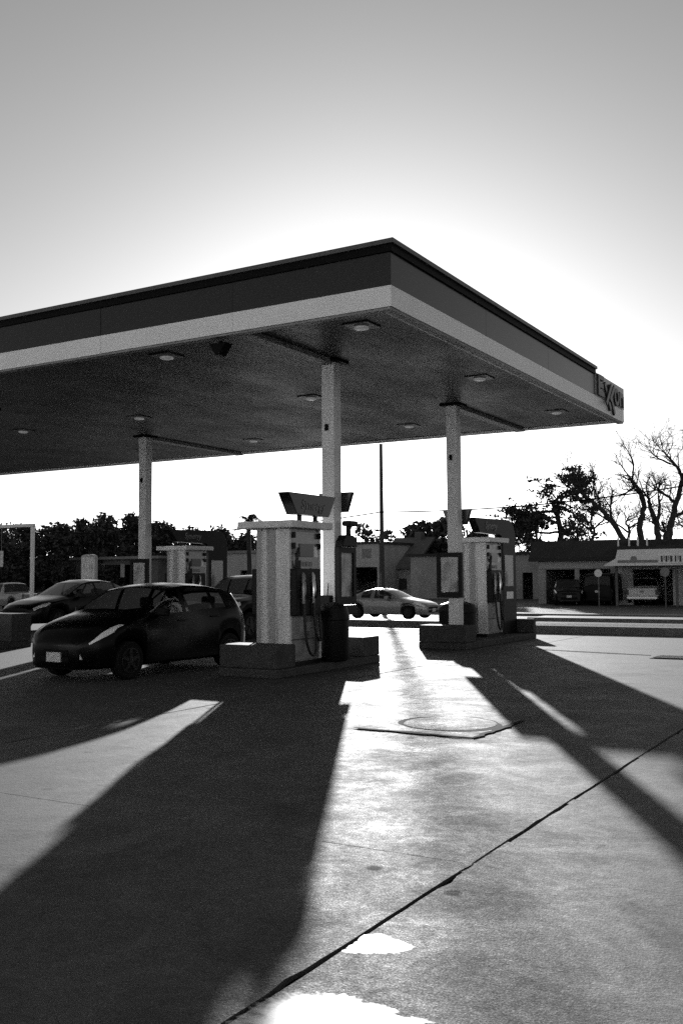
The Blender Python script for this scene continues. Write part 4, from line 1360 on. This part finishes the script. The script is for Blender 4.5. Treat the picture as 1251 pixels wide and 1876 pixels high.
# conifer-like dark tree right of the pump arch
def branchy(name, label, limbs, depth, seed, twig=3, m_='bark', foliage=0, group='bare trees behind the garages', grow=1.0):
    rng = random.Random(seed)
    base = at(limbs[0][0][0], limbs[0][0][1], depth)
    org = Vector((base.x, base.y, G))
    t = thing(name, label, 'tree', org, 0, group)
    mb, fo = MB(), MB()
    def grow_twigs(p, d, L_, r_, lev):
        pts, q, dd = [p], p.copy(), d.copy()
        for k in range(4):
            dd = (dd + Vector((rng.gauss(0, .22), rng.gauss(0, .22), rng.gauss(.05, .2)))).normalized()
            q = q + dd * (L_ / 4)
            pts.append(q.copy())
        mb.tube(pts, [r_, r_ * .85, r_ * .7, r_ * .55, r_ * .35], 5 if lev > 1 else 4, cap=False)
        if foliage and lev <= 1:
            leaves(fo, rng, q, (1.0, 1.0, .28), foliage, .17)
        if lev > 0:
            for _ in range(rng.randint(3, 5)):
                i = rng.randint(1, 4)
                nd = (dd + Vector((rng.gauss(0, .75), rng.gauss(0, .75), rng.gauss(.15, .6)))).normalized()
                grow_twigs(pts[i], nd, L_ * rng.uniform(.55, .8), max(r_ * .5, .012), lev - 1)
    px2m = depth / FPX
    for li, limb in enumerate(limbs):
        pts, rad = [], []
        dj = 0
        for (x, y, w_) in limb:
            dj += rng.uniform(-.25, .25)
            v = at(x, y, depth + dj) - org
            pts.append(v); rad.append(w_ * px2m / 2)
        if li == 0:
            pts.insert(0, Vector((pts[0].x * 0, pts[0].y * 0, 0))); rad.insert(0, rad[0] * 1.1)
        fine, fr = [], []
        for (a, ra), (b_, rb) in zip(zip(pts, rad), zip(pts[1:], rad[1:])):
            for k in range(4):
                j = Vector((rng.gauss(0, 1), rng.gauss(0, 1), rng.gauss(0, 1))) * ra * .25
                fine.append(a.lerp(b_, k / 4) + (j if k else j * 0)); fr.append(ra + (rb - ra) * k / 4)
        fine.append(pts[-1]); fr.append(rad[-1])
        mb.tube(fine, fr, 7, cap=False)
        n_ = len(fine)
        for k in range(n_ // 3, n_):
            if rng.random() < .62:
                d = (fine[k] - fine[k - 1]).normalized()
                nd = (d + Vector((rng.gauss(0, .7), rng.gauss(0, .7), rng.gauss(.2, .5)))).normalized()
                grow_twigs(fine[k], nd, rng.uniform(1.0, 2.0) * grow, min(fr[k] * .6, .06), twig - 1)
        d = (fine[-1] - fine[-2]).normalized()
        for _ in range(3):
            grow_twigs(fine[-1], (d + Vector((rng.gauss(0, .35), rng.gauss(0, .35), rng.gauss(.1, .3)))).normalized(), 1.5 * grow, fr[-1] * .7, twig - 1)
    mb.build('trunk', m_, t)
    if foliage:
        fo.build('crown', 'leaf', t)
    return t
branchy('bare_tree', 'bare tree leaning left above the garage roof',
    [[(1143, 990, 11), (1120, 955, 9), (1090, 925, 8), (1068, 905, 6), (1040, 892, 3)],
     [(1100, 935, 6), (1096, 915, 4), (1088, 895, 3)], [(1122, 957, 6), (1118, 930, 4)], [(1068, 905, 4), (1060, 885, 3), (1050, 868, 2)]], 76, 3)
branchy('bare_tree', 'bare tree with twisted limbs above the shop roof, middle one',
    [[(1172, 992, 12), (1172, 960, 11), (1180, 930, 9), (1172, 900, 7), (1157, 880, 5), (1148, 868, 3)],
     [(1180, 930, 8), (1172, 905, 6), (1160, 895, 4), (1140, 905, 3)], [(1157, 880, 4), (1160, 855, 3), (1155, 838, 2)],
     [(1205, 992, 12), (1203, 960, 11), (1190, 930, 8), (1185, 910, 5)], [(1203, 960, 8), (1208, 925, 5), (1205, 905, 3)]], 78, 4)
branchy('bare_tree', 'tall bare tree forking at the right edge above the shop',
    [[(1225, 992, 13), (1228, 960, 12), (1238, 920, 10), (1249, 880, 8), (1244, 862, 6), (1228, 842, 4), (1215, 828, 3)],
     [(1235, 920, 7), (1220, 908, 5), (1206, 898, 4)], [(1228, 850, 4), (1205, 840, 3), (1192, 828, 2)], [(1249, 875, 7), (1262, 850, 5), (1270, 825, 3)], [(1230, 950, 7), (1262, 930, 5), (1290, 900, 3)]], 74, 9)
branchy('ragged_evergreen', 'ragged dark evergreen left of the garage roof',
    [[(1030, 1000, 12), (1024, 960, 10), (1015, 930, 8), (1022, 912, 6), (1035, 902, 4)], [(1024, 960, 6), (990, 945, 5), (965, 955, 4)], [(1015, 935, 6), (985, 940, 4), (955, 950, 3)],
     [(1026, 975, 5), (985, 975, 4), (955, 982, 3)], [(1018, 925, 6), (1050, 940, 4), (1062, 960, 3)], [(1022, 912, 6), (1040, 908, 5), (1046, 903, 4)]], 84, 12, twig=2, foliage=24, group='trees behind the street')
# fine bare growth far behind the shop
for i, (px, tp, wd) in enumerate(((1085, 925, 60), (1150, 935, 70), (1215, 940, 60), (965, 975, 40), (1262, 930, 60))):
    lb = ['hazy bare tree behind the leaning one', 'hazy bare tree behind the middle of the shop roof', 'hazy bare tree behind the forked one', 'hazy bare tree between pump arch and ragged evergreen', 'hazy bare tree cut by the right edge'][i]
    branchy('bare_tree', lb, [[(px, 992, 6), (px + 3, 975, 5), (px - 4, 955, 4), (px, tp + 18, 3)], [(px, 975, 4), (px - wd * .3, 960, 3), (px - wd * .4, tp + 15, 2)], [(px, 970, 4), (px + wd * .3, 955, 3), (px + wd * .42, tp + 18, 2)]], 98, 60 + i, twig=3, grow=1.1)
